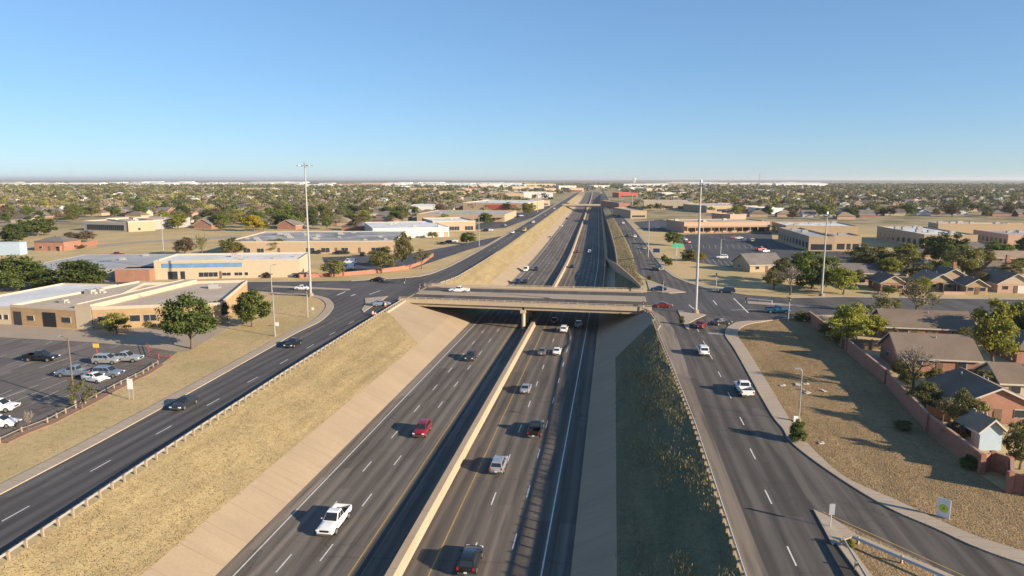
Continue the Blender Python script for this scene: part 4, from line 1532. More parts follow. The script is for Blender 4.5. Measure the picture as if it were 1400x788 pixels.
# ------------------------------------------------------------------ masts, lamps, signs
def high_mast(px, py, ptop, label, group="tall light masts at the interchange", r0=0.36):
    x, y = at(px, py)
    h = hgt(px, py, ptop)
    root = empty("light_mast", (x, y, 0), 0, label, "light mast", group)
    b = MB()
    b.tube([(0, 0, 0), (0, 0, 0.9)], 0.75, 12)
    b.build("base", M_walk, root)
    p = MB()
    p.tube([(0, 0, 0.9), (0, 0, h * .5), (0, 0, h)], [r0, r0 * .75, r0 * .42], 10)
    p.build("pole", M_pole, root)
    g = MB()
    n = 24
    g.tube([(1.15 * math.cos(2 * math.pi * k / n), 1.15 * math.sin(2 * math.pi * k / n), h - .5) for k in range(n + 1)], 0.07, 5)
    for k in range(6):
        a = math.pi * k / 3
        g.tube([(0, 0, h - .25), (1.15 * math.cos(a), 1.15 * math.sin(a), h - .5)], 0.04, 4)
    g.tube([(0, 0, h - .1), (0, 0, h + .5)], [0.3, 0.22], 8)
    g.build("head_ring", M_signback, root)
    for k in range(8):
        a = math.pi * k / 4 + .2
        l = MB()
        l.box((1.75 * math.cos(a), 1.75 * math.sin(a), h - .52), (0.95, 0.5, 0.24), a)
        l.build("lamp", M_signback, root)
    return root


high_mast(425, 405.5, 224, "tall light mast at the left corner of the cross street, rising above the horizon")
high_mast(951, 428.5, 249, "tall light mast on the small island at the right end of the overpass")
high_mast(1123, 405.5, 292, "slimmer tall mast on the verge before the shaded trees", r0=0.30)


def street_lamp(px, py, ptop, label, arm=1.8, group="street lamps", rz=0.0, mat=None, r=0.11, z=0.0):
    x, y = at(px, py, z)
    h = hgt(px, py, ptop, z)
    root = empty("street_lamp", (x, y, z), rz, label, "street lamp", group)
    mat = mat or M_pole
    b = MB()
    b.tube([(0, 0, 0), (0, 0, .5)], .28, 8)
    b.build("base", M_walk, root)
    p = MB()
    p.tube([(0, 0, .4), (0, 0, h - .2)], [r * 1.3, r * .8], 8)
    p.build("pole", mat, root)
    a = MB()
    a.tube([(0, 0, h - .6), (arm * .5, 0, h - .12), (arm, 0, h)], 0.05, 6)
    a.build("arm", mat, root)
    l = MB()
    l.box((arm + .3, 0, h - .01), (.8, .32, .16))
    hd = l.build("lamp_head", M_signback, root)
    q = MB()
    q.box((arm + .34, 0, h - .105), (.5, .24, .04))
    q.build("lens", M_lens, hd)
    return root


street_lamp(102, 551, 460, "brown lamp post standing beside the sparse tree in the parking lot", arm=1.4, mat=M_poledk, rz=math.pi)
street_lamp(371.8, 400, 362, "short street lamp on the verge left of the tall mast", arm=.9)
street_lamp(376, 460, 401, "thin grey pole with a white box near its foot, by the frontage road", arm=.5)
street_lamp(1092, 577, 504, "thin lamp post beside the dense bush on the dry lot", arm=.3, rz=math.pi, r=.07)
street_lamp(224, 349, 293, "lone lamp post at the edge of the field behind the warehouse", arm=1.5, r=.16)
street_lamp(886, 352, 302, "lamp post beside the dark lot on the far right frontage road", arm=1.2, r=.14)
street_lamp(655, 337, 296, "lamp post by the bend of the far left frontage road", arm=1.2, r=.15)
street_lamp(735, 291, 263, "lamp post beyond the red fronted store", arm=2, r=.25)
street_lamp(864, 288, 266, "tall lamp post far up the right frontage road", arm=2, r=.25)
street_lamp(850, 284, 270, "lamp post farthest up the right frontage road", arm=2, r=.25)
street_lamp(985, 349, 327, "lamp post standing in the dark lot behind the white suv", arm=1.0, r=.14)
street_lamp(281, 340, 303, "lamp post between the bare trees by the field", arm=1.5, r=.14, mat=M_poledk)


def sign(px, py, ptop, w, h, mat, label, name="road_sign", rz=0.0, posts=1, emblem=None, postmat=None, z=0.0):
    x, y = at(px, py, z)
    H = hgt(px, py, ptop, z)
    root = empty(name, (x, y, z), rz, label, "sign")
    pm = postmat or M_gal
    for k in range(posts):
        q = MB()
        xo = 0 if posts == 1 else (-w / 2 + .12 if k == 0 else w / 2 - .12)
        q.box((xo, 0.05, H / 2), (.09, .07, H))
        q.build("post", pm, root)
    f = MB()
    f.box((0, -.02, H - h / 2), (w, .04, h))
    pf = f.build("panel", mat, root)
    if emblem:
        for m, rr, off in emblem:
            e = MB()
            n = 20
            e.face([(rr * math.cos(2 * math.pi * k / n), off, H - h / 2 + rr * math.sin(2 * math.pi * k / n)) for k in range(n)])
            e.build("emblem", m, pf)
    return root


sign(179.5, 547, 518, .9, 1.6, M_signwhite, "white sign on a post in the dry verge beside the parking lot fence", posts=2)
sign(133, 492, 470, 1.2, .75, M_signyel, "yellow sign on a red post over the parked silver suv", postmat=M_red)
sign(1289, 708, 682, 1.15, 2.0, M_signwhite, "white yard sign with a round lime emblem, standing in the brown grass", posts=2, rz=-.75, emblem=((M_lime, .42, -.045), (M_limedk, .12, -.05)))
sign(1135.5, 722, 689, .55, 1.1, M_signback, "two back-to-back metal signs on a slim post at the island tip", rz=.2)
sign(925, 357, 334, 3.9, 1.35, M_signgreen, "green guide sign on a white post by the right frontage road", name="guide_sign", posts=1, rz=.25, postmat=M_signwhite)
sign(897, 356, 340, 2.6, 1.6, M_signblue, "dark blue sign beside the right frontage road", posts=2, rz=-.2)
sign(379, 447, 441, .8, .8, M_signwhite, "small white box sign beside the thin pole on the verge")
sign(428, 429, 420.5, .6, .6, M_signwhite, "small white square sign near the corner kerb")
sign(1088, 577, 569, .6, .8, M_signwhite, "small white sign leaning by the foot of the thin lamp post")
sign(936, 357, 343, .6, 2.2, M_signwhite, "narrow white upright sign beside the green guide sign")


def signal_post(px, py, ptop, label, rz=0.0, mat=None, arm=0.0):
    x, y = at(px, py)
    H = hgt(px, py, ptop)
    root = empty("signal_post", (x, y, 0), rz, label, "signal post", "traffic signal posts at the junctions")
    p = MB()
    p.tube([(0, 0, 0), (0, 0, H)], .11, 8)
    p.build("pole", mat or M_pole, root)
    s = MB()
    s.box((.05, -.2, H - .6), (.34, .22, 1.0))
    hd = s.build("signal_head", M_dark, root)
    for k, m in enumerate((M_tail, M_signyel, M_signgreen)):
        l = MB()
        l.tube([(.05, -.31, H - .3 - k * .3), (.05, -.36, H - .3 - k * .3)], .1, 10)
        l.build("lens", m, hd)
    return root


signal_post(421, 434.5, 396, "pale signal post with a white head on the left corner verge", 0.4)
signal_post(1077.5, 440, 406, "signal post with a red brown base beside the blue pickup", 0.2)
signal_post(879, 424, 411, "short signal post at the near right corner of the overpass", 0)
signal_post(876, 400.5, 386, "short signal post at the far right corner of the overpass", 2)
signal_post(906, 401, 383, "signal post on the grass triangle past the overpass", 0.3)
signal_post(573, 397.5, 389, "signal post at the far left corner of the overpass", 1.0)
signal_post(979, 392, 373, "signal post on the dry verge before the dark lot", -.5)
signal_post(1019, 414, 405.5, "short pale signal post at the head of the street median", 1.2)
signal_post(553, 388, 380, "small signal post on the left far corner by the bend", 1.2)

# crash rail on the right street median, red bollards, barrels and so on
x0, y0 = at(1022, 413.5)
x1, y1 = at(1056, 416.5)
r = empty("median_railing", (x0, y0, 0), 0, "white horizontal railing on the cross street median", "railing")
q = MB()
q.tube([(0, 0, 1.0), (x1 - x0, y1 - y0, 1.0)], .07, 6)
q.build("rail", M_signwhite, r)
for t in (0.02, .5, .98):
    q = MB()
    q.tube([((x1 - x0) * t, (y1 - y0) * t, 0.1), ((x1 - x0) * t, (y1 - y0) * t, 1.0)], .06, 6)
    q.build("post", M_signwhite, r)
for px, py, lab in ((509.5, 431, "orange barrel in the slip lane, beside the guard rail"), (526.5, 419, "orange barrel behind the grey car on the slip lane"), (513, 433, "faded red barrel nearest the guard rail end")):
    x, y = at(px, py)
    b = empty("traffic_barrel", (x, y, 0.02), 0, lab, "traffic barrel", "orange traffic barrels")
    q = MB()
    q.tube([(0, 0, .0), (0, 0, .1), (0, 0, .1), (0, 0, 1.0)], [.38, .38, .3, .24], 12)
    q.build("body", M_orange, b)
    for z_ in (.4, .68):
        q = MB()
        q.tube([(0, 0, z_), (0, 0, z_ + .14)], [.29 - .02 * z_, .285 - .02 * z_], 12)
        q.build("band", M_signwhite, b)
# lot fence of low posts with a rail
fl = pxpoly([(216, 499), (196, 512), (175, 522), (146, 537), (117, 553), (90, 566), (65, 579), (30, 592), (0, 606), (-60, 636)])
r = empty("post_fence", (fl[0][0], fl[0][1], 0), 0, "low timber post fence along the edge of the parking lot", "fence")
dn = densify(fl, 1.9)
pm = MB()
pm.box((0, 0, .4), (.14, .14, .8))
pme = pm.mesh("post", M_post)
for p in dn[::1]:
    link_mesh("post", pme, r, (p[0] - fl[0][0], p[1] - fl[0][1], 0))
q = MB()
for a, b in zip(fl, fl[1:]):
    q.tube([(a[0] - fl[0][0], a[1] - fl[0][1], .62), (b[0] - fl[0][0], b[1] - fl[0][1], .62)], .05, 5)
q.build("rail", M_post, r)
# kerb bed of the lot edge
mb = MB()
ribbon(mb, fl[:9], 1.1, 0.0, 0.10)
structure(mb, "lot_edge_bed", plain("edge_soil_red", (0.26, 0.15, 0.10), 0.95, var=.3))
# red pipe railing by the paved corner
pts = pxpoly([(201, 474), (206, 488), (217, 491), (234, 491.5)])
r = empty("pipe_railing", (pts[0][0], pts[0][1], 0), 0, "bent red pipe railing at the corner of the parking lot", "railing")
q = MB()
for a, b in zip(pts, pts[1:]):
    for z_ in (.55, 1.0):
        q.tube([(a[0] - pts[0][0], a[1] - pts[0][1], z_), (b[0] - pts[0][0], b[1] - pts[0][1], z_)], .05, 6)
q.build("rail", M_red, r)
for p in densify(pts, 2.2):
    q = MB()
    q.tube([(p[0] - pts[0][0], p[1] - pts[0][1], 0), (p[0] - pts[0][0], p[1] - pts[0][1], 1.0)], .055, 6)
    q.build("post", M_red, r)
# scattered pale boards on the dry lot
for k, (px, py, s, a, lab) in enumerate(((1070, 528, 1.6, .3, "pale board lying alone nearest the sidewalk on the dry lot"), (1091, 527, 2.2, 1.2, "larger pale board beside the thin lamp post on the dry lot"), (1102, 526, 1.5, .1, "small pale board right of the large one on the dry lot"), (1104, 538, 1.8, .7, "flat pale board in the lower part of the scatter"), (1126, 535, 1.7, 1.9, "pale board lying farthest from the sidewalk"), (1097, 533, 1.0, 2.4, "little pale board in the middle of the scatter"), (1123, 607, 1.2, .4, "pale rock slab by the dense bush at the walk"))):
    x, y = at(px, py)
    q = MB()
    s *= .6
    q.box((0, 0, .10), (s, s * .5, .07))
    q.box((s * .3, s * .2, .17), (s * .5, s * .35, .05), .5)
    o = q.build("discarded_board", M_trim, None, (x, y, 0), a)
    tag(o, lab, "board", "boards scattered on the dry lot")

# ------------------------------------------------------------------ flat-roofed buildings
def flat_building(label, fl, fr, h, depth, wall, roof, cap=None, group=None, parapet=0.7, wins=(), doors=(), units=0, name="flat_roof_building", extra=None, axis=False, zpx=0.0, canopy=None, band=None, winmat=None, seed=1, sidewins=0, cat="building"):
    """fl, fr: front base corners (pixels); depth in metres, square to the front. wins: (t0, t1, z0, z1) along the front"""
    a, b = at(*fl), at(*fr)
    if axis:
        b = (b[0], a[1])
    dx, dy = b[0] - a[0], b[1] - a[1]
    L = math.hypot(dx, dy)
    rz = math.atan2(dy, dx)
    root = empty(name, (a[0], a[1], 0), rz, label, cat, group)
    mb = MB()
    mb.box((L / 2, depth / 2, h / 2), (L, depth, h))
    mb.build("wall", wall, root)
    mb = MB()
    t = 0.22
    for c, d in (((L / 2, t / 2 - .05, 0), (L + .1, t, parapet)), ((L / 2, depth - t / 2 + .05, 0), (L + .1, t, parapet)), ((t / 2 - .05, depth / 2, 0), (t, depth - 2 * t + .1, parapet)), ((L - t / 2 + .05, depth / 2, 0), (t, depth - 2 * t + .1, parapet))):
        mb.box((c[0], c[1], h + parapet / 2 - .02), d)
    mb.build("parapet", cap or wall, root)
    mb = MB()
    mb.face([(t - .05, t - .05, h + .08), (L - t + .05, t - .05, h + .08), (L - t + .05, depth - t + .05, h + .08), (t - .05, depth - t + .05, h + .08)])
    mb.build("roof", roof, root)
    for t0, t1, z0, z1 in wins:
        m = MB()
        m.box(((t0 + t1) / 2 * L, -.03, (z0 + z1) / 2), ((t1 - t0) * L, .10, z1 - z0))
        w = m.build("window", M_trim, root)
        n = max(1, round((t1 - t0) * L / 1.6))
        g = MB()
        for k in range(n):
            ww = (t1 - t0) * L / n
            g.box((t0 * L + (k + .5) * ww, -.10, (z0 + z1) / 2), (ww - .12, .05, z1 - z0 - .14))
        g.build("pane", winmat or M_winglass, w)
    for t0, t1, z1, m_ in doors:
        m = MB()
        m.box(((t0 + t1) / 2 * L, -.03, z1 / 2), ((t1 - t0) * L, .10, z1))
        m.build("door", m_, root)
    if band:
        t0, t1, z0, z1, bm_ = band
        m = MB()
        m.box(((t0 + t1) / 2 * L, -.08, (z0 + z1) / 2), ((t1 - t0) * L, .2, z1 - z0))
        m.build("fascia_band", bm_, root)
    if canopy:
        t0, t1, z0, dep, cm = canopy
        m = MB()
        m.box(((t0 + t1) / 2 * L, -dep / 2, z0 + .25), ((t1 - t0) * L, dep - .02, .5))
        cv = m.build("canopy", cm, root)
        n = max(2, int((t1 - t0) * L / 5))
        for k in range(n + 1):
            m = MB()
            m.box((t0 * L + .3 + ((t1 - t0) * L - .6) * k / n, -dep + .3, z0 / 2), (.35, .35, z0))
            m.build("column", cm, cv)
    rr = random.Random(seed)
    for k in range(units):
        s = rr.uniform(.8, 1.7)
        ux, uy = rr.uniform(2.5, L - 2.5), rr.uniform(2.5, max(3.0, depth - 2.5))
        m = MB()
        m.box((ux, uy, h + .1 + s * .35), (s * 1.3, s, s * .7))
        m.tube([(ux - s * .25, uy, h + .1 + s * .7), (ux - s * .25, uy, h + .18 + s * .7)], s * .3, 10)
        m.box((ux + s * .9, uy, h + .1 + s * .15), (s * .5, s * .6, s * .3))
        m.build("rooftop_unit", M_hvac, root)
    if sidewins:
        for k in range(sidewins):
            for xs, sgn in ((0, -1), (L, 1)):
                m = MB()
                y = depth * (k + .5) / sidewins
                m.box((xs + sgn * .03, y, h * .42), (.10, depth / sidewins * .5, h * .5))
                m.build("window", M_winglass, root)
    return root, L


# tan brick building by the parking lot: a run of three blocks
flat_building("long tan brick building with square dark windows beside the left parking lot", (128, 450.5), (303, 443.5), 4.3, 36, M_tanbrick, M_rooftan, cap=M_cap, parapet=0.75, units=3, seed=4,
              wins=((.04, .115, 1.4, 2.9), (.285, .365, 1.4, 2.9), (.39, .49, 1.4, 2.9), (.55, .64, 1.4, 2.9), (.72, .80, 1.4, 2.9), (.86, .94, 1.4, 2.9)), name="brick_building")
flat_building("cream fronted brick wing with a recessed dark entrance beside the lot", (17, 444), (104.5, 449.6), 4.0, 38, M_tanbrick, M_rooftan, cap=M_cap, parapet=0.6, units=3, seed=9,
              wins=((.80, .93, 1.2, 2.5), (.26, .36, 1.2, 2.4)), doors=((.04, .16, 3.1, M_winglass), (.50, .70, 3.3, M_dark)), name="brick_building")
flat_building("narrow cream pier block between the two brick wings", (104.8, 449.7), (126.5, 450.5), 5.2, 38.5, M_cream, M_rooftan, cap=M_cap, parapet=0.3, name="brick_building")
flat_building("cream stucco block at the left edge of the picture by the lot", (-70, 441), (16.5, 443.9), 3.6, 34, M_cream, M_roofwht, cap=M_cap, parapet=0.5, wins=((.80, .86, 1.1, 2.3), (.90, .96, 1.1, 2.3)), name="brick_building")
# far side of the cross street, left
flat_building("cream building with a long blue band along its roof edge", (212, 382.6), (410, 379), 5.6, 22, M_cream, M_roofwht, cap=M_cap, parapet=0.6, units=5, seed=3,
              wins=((.30, .43, .6, 2.2), (.46, .52, .9, 2.0), (.545, .60, .9, 2.0), (.615, .64, .9, 2.0)), doors=((.09, .155, 2.6, M_winglass), (.175, .205, 2.6, M_winglass), (.44, .455, 2.4, M_door)),
              band=(.055, .60, 3.9, 5.2, M_bluestripe))
flat_building("grey roofed warehouse stretching behind the two big green trees", (14, 384.5), (211, 383), 3.6, 44, M_grayw, M_roofgry, parapet=0.25, units=2, seed=11)
flat_building("small brown brick block at the end of the grey warehouse", (158, 386), (205, 385.3), 3.6, 9, M_brick, M_roofgry, parapet=0.3, name="brick_building")
flat_building("small pale blue shed at the left edge behind the warehouse", (-40, 349.5), (28, 349), 5.2, 5, M_paleblue, M_roofwht, parapet=0.2, name="blue_shed")
flat_building("tan school block with a dark glazed front facing the dry field", (115, 315.5), (175.5, 317.3), 5.6, 52, M_grayw, M_rooftan, cap=M_cap, units=4, seed=5, wins=((.08, .92, .7, 4.2),))
flat_building("plain tan end block of the school on the dry field", (176, 317.4), (212.5, 315.6), 5.9, 50, M_tan, M_rooftan, cap=M_cap, units=3, seed=6, wins=((.35, .45, .8, 2.4),))
flat_building("long low shopping row with a patchy dark roof, behind the left light mast", (310, 347.5), (540, 346), 5.0, 58, M_tan, M_roofdk, cap=M_cap, parapet=.55, units=16, seed=8,
              wins=((.10, .14, .5, 2.4), (.18, .22, .5, 2.4), (.47, .52, .4, 2.5), (.56, .61, .4, 2.5), (.68, .72, .4, 2.5), (.86, .91, .4, 2.5)), doors=((.30, .315, 2.5, M_door), (.64, .655, 2.5, M_door), (.78, .795, 2.5, M_door)))
flat_building("white metal shop with a flat white roof beside the far lot", (510, 326.5), (614, 324), 5.4, 56, M_whitew, M_roofwht, parapet=.3, units=5, seed=2, doors=((.93, .99, 3, M_pink), (.80, .86, 3, M_pink)), winmat=None)
flat_building("peach fronted shop behind the white metal one", (592, 316.8), (650, 315.5), 5.8, 40, M_pink, M_roofwht, cap=M_cap, units=2, seed=12, wins=((.05, .3, .4, 3), (.38, .62, .4, 3), (.75, .95, .4, 3)))
flat_building("low grey roofed shop row in front of the red store", (570, 302.5), (690, 303.5), 5.0, 70, M_tan, M_roofgry, units=4, seed=13, canopy=(.75, 1.0, 3.4, 6, M_tan))
flat_building("big store with a red painted front and tan ends", (633, 289.5), (718, 290.5), 8.5, 95, M_tan, M_roofwht, cap=M_cap, units=6, seed=14, band=(.36, .86, 2.2, 7.2, M_red), doors=((.5, .56, 3, M_winglass), (.8, .85, 4, M_cream)))
# right side
flat_building("brown fascia strip mall facing the dark parking lot", (935, 318.6), (1052, 317.2), 6.0, 30, M_pink, M_rooftan, cap=M_tan, parapet=.6, units=5, seed=15, canopy=(.0, 1.0, 3.5, 5, M_tan),
              wins=((.06, .14, .4, 2.8), (.18, .30, .4, 2.8), (.36, .44, .4, 2.8), (.50, .56, .4, 2.8), (.62, .74, .4, 2.8), (.80, .94, .4, 2.8)), name="strip_mall")


def axis_building(label, px_near, px_far_roof, px_right, h, wall, roof, units=4, seed=1, cap=None, nwin=8, front_wins=(), front_doors=(), name="flat_roof_building"):
    """near left base corner, a pixel on the far roof corner of its left face, right end pixel on the front base"""
    a = at(*px_near)
    f = at(px_far_roof[0], px_far_roof[1], h)
    b = at(px_right[0], px_near[1])
    depth = max(10, f[1] - a[1])
    L = b[0] - a[0]
    root = empty(name, (a[0], a[1], 0), 0, label, "building")
    mb = MB(); mb.box((L / 2, depth / 2, h / 2), (L, depth, h)); mb.build("wall", wall, root)
    mb = MB()
    for c, d in (((L / 2, .1), (L + .1, .3)), ((L / 2, depth - .1), (L + .1, .3)), ((.1, depth / 2), (.3, depth - .5)), ((L - .1, depth / 2), (.3, depth - .5))):
        mb.box((c[0], c[1], h + .3), (d[0], d[1], .64))
    mb.build("parapet", cap or wall, root)
    mb = MB(); mb.face([(.2, .2, h + .1), (L - .2, .2, h + .1), (L - .2, depth - .2, h + .1), (.2, depth - .2, h + .1)]); mb.build("roof", roof, root)
    for k in range(nwin):
        y = depth * (k + .5) / nwin
        m = MB(); m.box((-.03, y, h * .42), (.10, depth / nwin * .55, h * .48)); w = m.build("window", M_grayw, root)
        m = MB(); m.box((-.10, y, h * .42), (.06, depth / nwin * .5, h * .42)); m.build("pane", M_winglass, w)
    for t0, t1, z0, z1 in front_wins:
        m = MB(); m.box(((t0 + t1) / 2 * L, -.03, (z0 + z1) / 2), ((t1 - t0) * L, .1, z1 - z0)); m.build("window", M_winglass, root)
    for t0, t1, z1, mm in front_doors:
        m = MB(); m.box(((t0 + t1) / 2 * L, -.03, z1 / 2), ((t1 - t0) * L, .1, z1)); m.build("door", mm, root)
    rr = random.Random(seed)
    for k in range(units):
        s = rr.uniform(1.0, 2.2)
        ux, uy = rr.uniform(3, L - 3), rr.uniform(3, depth - 3)
        m = MB(); m.box((ux, uy, h + .1 + s * .35), (s * 1.4, s, s * .7)); m.tube([(ux, uy, h + .1 + s * .7), (ux, uy, h + .2 + s * .7)], s * .3, 8)
        m.build("rooftop_unit", M_hvac, root)
    return root


axis_building("white roofed office with a long shaded side facing the dark lot", (1105, 343.5), (1060.7, 312.5), (1139, 343), 6.2, M_tan, M_roofgry, units=3, seed=21, nwin=10, front_wins=((.1, .9, .6, 3.2),))
axis_building("tan entrance block of the white roofed office", (1139.5, 341.5), (1133, 320), (1175, 341), 6.0, M_tan, M_roofgry, units=1, seed=22, nwin=2, front_wins=((.12, .40, .1, 2.8), (.48, .62, .1, 2.8), (.70, .92, .1, 2.8)))
axis_building("low white roof wing behind the office entrance", (1074, 322), (1054, 304.5), (1168, 322), 5.2, M_tan, M_roofwht, units=6, seed=23, nwin=4)
axis_building("wide white roofed office with its dark windowed side in shade", (1262, 341), (1184, 310.5), (1330, 341), 6.4, M_tan, M_roofwht, units=9, seed=24, nwin=9)
axis_building("tan block at the far end of the shaded offices", (1377, 337), (1318, 315.5), (1440, 337), 5.2, M_pink, M_roofgry, units=6, seed=25, nwin=8, front_doors=((.3, .36, 2.6, M_dark),))
axis_building("low white roofed block behind the shaded offices", (1282, 318), (1238, 304.7), (1368, 318), 5.0, M_tan, M_roofwht, units=6, seed=26, nwin=4)
axis_building("white roofed block reaching the right edge behind the offices", (1372, 318), (1345, 308), (1460, 318), 4.6, M_tan, M_roofwht, units=4, seed=27, nwin=3)
flat_building("tan long store behind the strip mall trees", (880, 286.5), (947, 287), 8, 60, M_cream, M_rooftan, cap=M_cap, units=5, seed=16, wins=((.1, .3, 1, 4), (.45, .6, 1, 4), (.7, .85, 1, 4)))
flat_building("grey roofed block right of the tan long store", (966, 291), (1036, 290.5), 6, 60, M_tan, M_roofgry, cap=M_cap, units=4, seed=17, wins=((.2, .4, 1, 3.4), (.6, .8, 1, 3.4)))
flat_building("low peach block behind the strip mall", (998, 303.5), (1020, 303), 5, 24, M_pink, M_rooftan, units=1, seed=18)
flat_building("small white block beside the far grey roofs", (1046, 293), (1078, 292.6), 5, 30, M_whitew, M_roofwht, units=1, seed=19)

# commercial roofs along the far freeway
FARB = "distant commercial buildings"
far_list = [
    (600, 268, 636, 8, M_tan, M_rooftan, "tan"), (628, 263, 650, 8, M_pink, M_rooftan, "peach"), (669, 271.5, 716, 8, M_tan, M_roofdk, "dark roofed tan"), (716, 271, 756, 9, M_whitew, M_roofwht, "white"),
    (640, 257.5, 672, 9, M_pink, M_roofwht, "pink"), (655, 256.2, 690, 10, M_whitew, M_roofwht, "bright white"), (700, 261, 742, 11, M_cream, M_roofwht, "cream"), (744, 264.5, 760, 11, M_pink, M_roofwht, "rosy"), (764, 260, 788, 12, M_whitew, M_roofwht, "whitewashed"),
    (718, 255.5, 760, 12, M_cream, M_roofwht, "pale cream"), (778, 263, 798, 10, M_pink, M_rooftan, "brick pink"), (812, 257.5, 834, 9, M_whitew, M_roofgry, "grey topped white"), (846, 270.5, 872, 8, M_red, M_roofwht, "red fronted"),
    (862, 261.5, 880, 9, M_whitew, M_roofwht, "little white"), (884, 263, 905, 9, M_cream, M_rooftan, "little cream"), (560, 262.5, 598, 8, M_pink, M_rooftan, "long peach"), (540, 258, 566, 8, M_whitew, M_roofwht, "small white far"), (498, 264, 520, 7, M_tan, M_rooftan, "small tan far"),
    (862, 299, 884, 6, M_tan, M_rooftan, "low tan roadside"), (846, 285.5, 862, 6, M_brick, M_roofgry, "low brick roadside"), (660, 280, 676, 6, M_tan, M_shg, "low brown roadside"), (560, 290, 596, 5, M_whitew, M_roofwht, "long low white"), (726, 281.5, 752, 6, M_cream, M_rooftan, "pale roadside"),
    (325, 262, 372, 7, M_cream, M_rooftan, "long cream far left"), (905, 269.5, 930, 7, M_whitew, M_roofwht, "white right of the freeway"), (1046, 264.5, 1064, 7, M_whitew, M_roofwht, "white far right"), (1090, 270, 1120, 6, M_tan, M_rooftan, "tan far right"),
]
for i, (x0, y0, x1, h, wm, rm, adj) in enumerate(far_list):
    flat_building(f"{adj} flat roofed building far along the horizon side of the suburb", (x0, y0), (x1, y0 - .1), h, 40 + 12 * (i % 4), wm, rm, group=FARB, units=0, name="distant_building", wins=((.1, .9, 1, h * .45),) if i % 2 == 0 else ())

# white industrial sheds near the skyline
SH = "white sheds along the skyline"
rs = random.Random(31)
shed_mesh = []
for k in range(4):
    mb = MB()
    mb.box((0, 0, 4.5), (1, 1, 9))
    for a in (-.5, .5):
        pass
    mb.face([(-.5, -.5, 9), (.5, -.5, 9), (.5, 0, 10.5), (-.5, 0, 10.5)])
    mb.face([(-.5, .5, 9), (-.5, 0, 10.5), (.5, 0, 10.5), (.5, .5, 9)])
    mb.face([(-.5, -.5, 9), (-.5, 0, 10.5), (-.5, .5, 9)])
    mb.face([(.5, -.5, 9), (.5, .5, 9), (.5, 0, 10.5)])
    shed_mesh.append(mb.mesh("industrial_shed", (M_ind, M_whitew, M_cream, M_pink)[k]))
n = 0
words_ = ("bright white", "dull white", "cream", "rosy")
for k in range(120):
    px = rs.choice((rs.uniform(5, 420), rs.uniform(5, 420), rs.uniform(420, 720), rs.uniform(870, 1100)))
    py = rs.uniform(250.3, 254.2) if px < 420 else rs.uniform(251.5, 256)
    x, y = at(px, py)
    o = link_mesh("industrial_shed", shed_mesh[k % 4 if rs.random() < .5 else 0], None, (x, y, 0), rs.uniform(-.06, .06))
    o.scale = (rs.uniform(60, 260), rs.uniform(40, 90), rs.uniform(.8, 1.5))
    q = "left of the tall left mast" if px < 420 else ("between the masts" if px < 900 else "right of the tall right mast")
    tag(o, f"industrial shed in the pale strip below the horizon, {q}", "shed", SH + ", " + q)

# distant lattice tower on the right and water tower in the middle
x, y = at(1037.5, 259.5)
H = hgt(1037.5, 259.5, 238)
r = empty("radio_tower", (x, y, 0), 0, "thin radio tower standing above the horizon on the right", "tower")
m = MB()
for k in range(3):
    a = 2 * math.pi * k / 3
    m.tube([(3 * math.cos(a), 3 * math.sin(a), 0), (1.0 * math.cos(a), 1.0 * math.sin(a), H)], .35, 4)
for k in range(14):
    z0_, z1_ = H * k / 14, H * (k + 1) / 14
    r0_, r1_ = 3 - 2 * k / 14, 3 - 2 * (k + 1) / 14
    for j in range(3):
        a, b = 2 * math.pi * j / 3, 2 * math.pi * (j + 1) / 3
        m.tube([(r0_ * math.cos(a), r0_ * math.sin(a), z0_), (r1_ * math.cos(b), r1_ * math.sin(b), z1_)], .16, 3)
m.build("lattice", M_pole, r)
m = MB()
m.tube([(0, 0, H), (0, 0, H + 5)], .3, 5)
m.build("antenna", M_pole, r)
x, y = at(867.5, 250.5)
r = empty("water_tower", (x, y, 0), 0, "white water tower tiny on the skyline above the freeway", "tower")
m = MB()
for k in range(6):
    a = math.pi * k / 3
    m.tube([(9 * math.cos(a), 9 * math.sin(a), 0), (8 * math.cos(a), 8 * math.sin(a), 28)], .8, 5)
m.tube([(0, 0, 0), (0, 0, 28)], 1.6, 8)
m.build("leg", M_ind, r)
m = MB()
m.tube([(0, 0, 25), (0, 0, 28), (0, 0, 36), (0, 0, 40)], [3, 11, 11, 3], 16)
m.build("tank", M_ind, r)


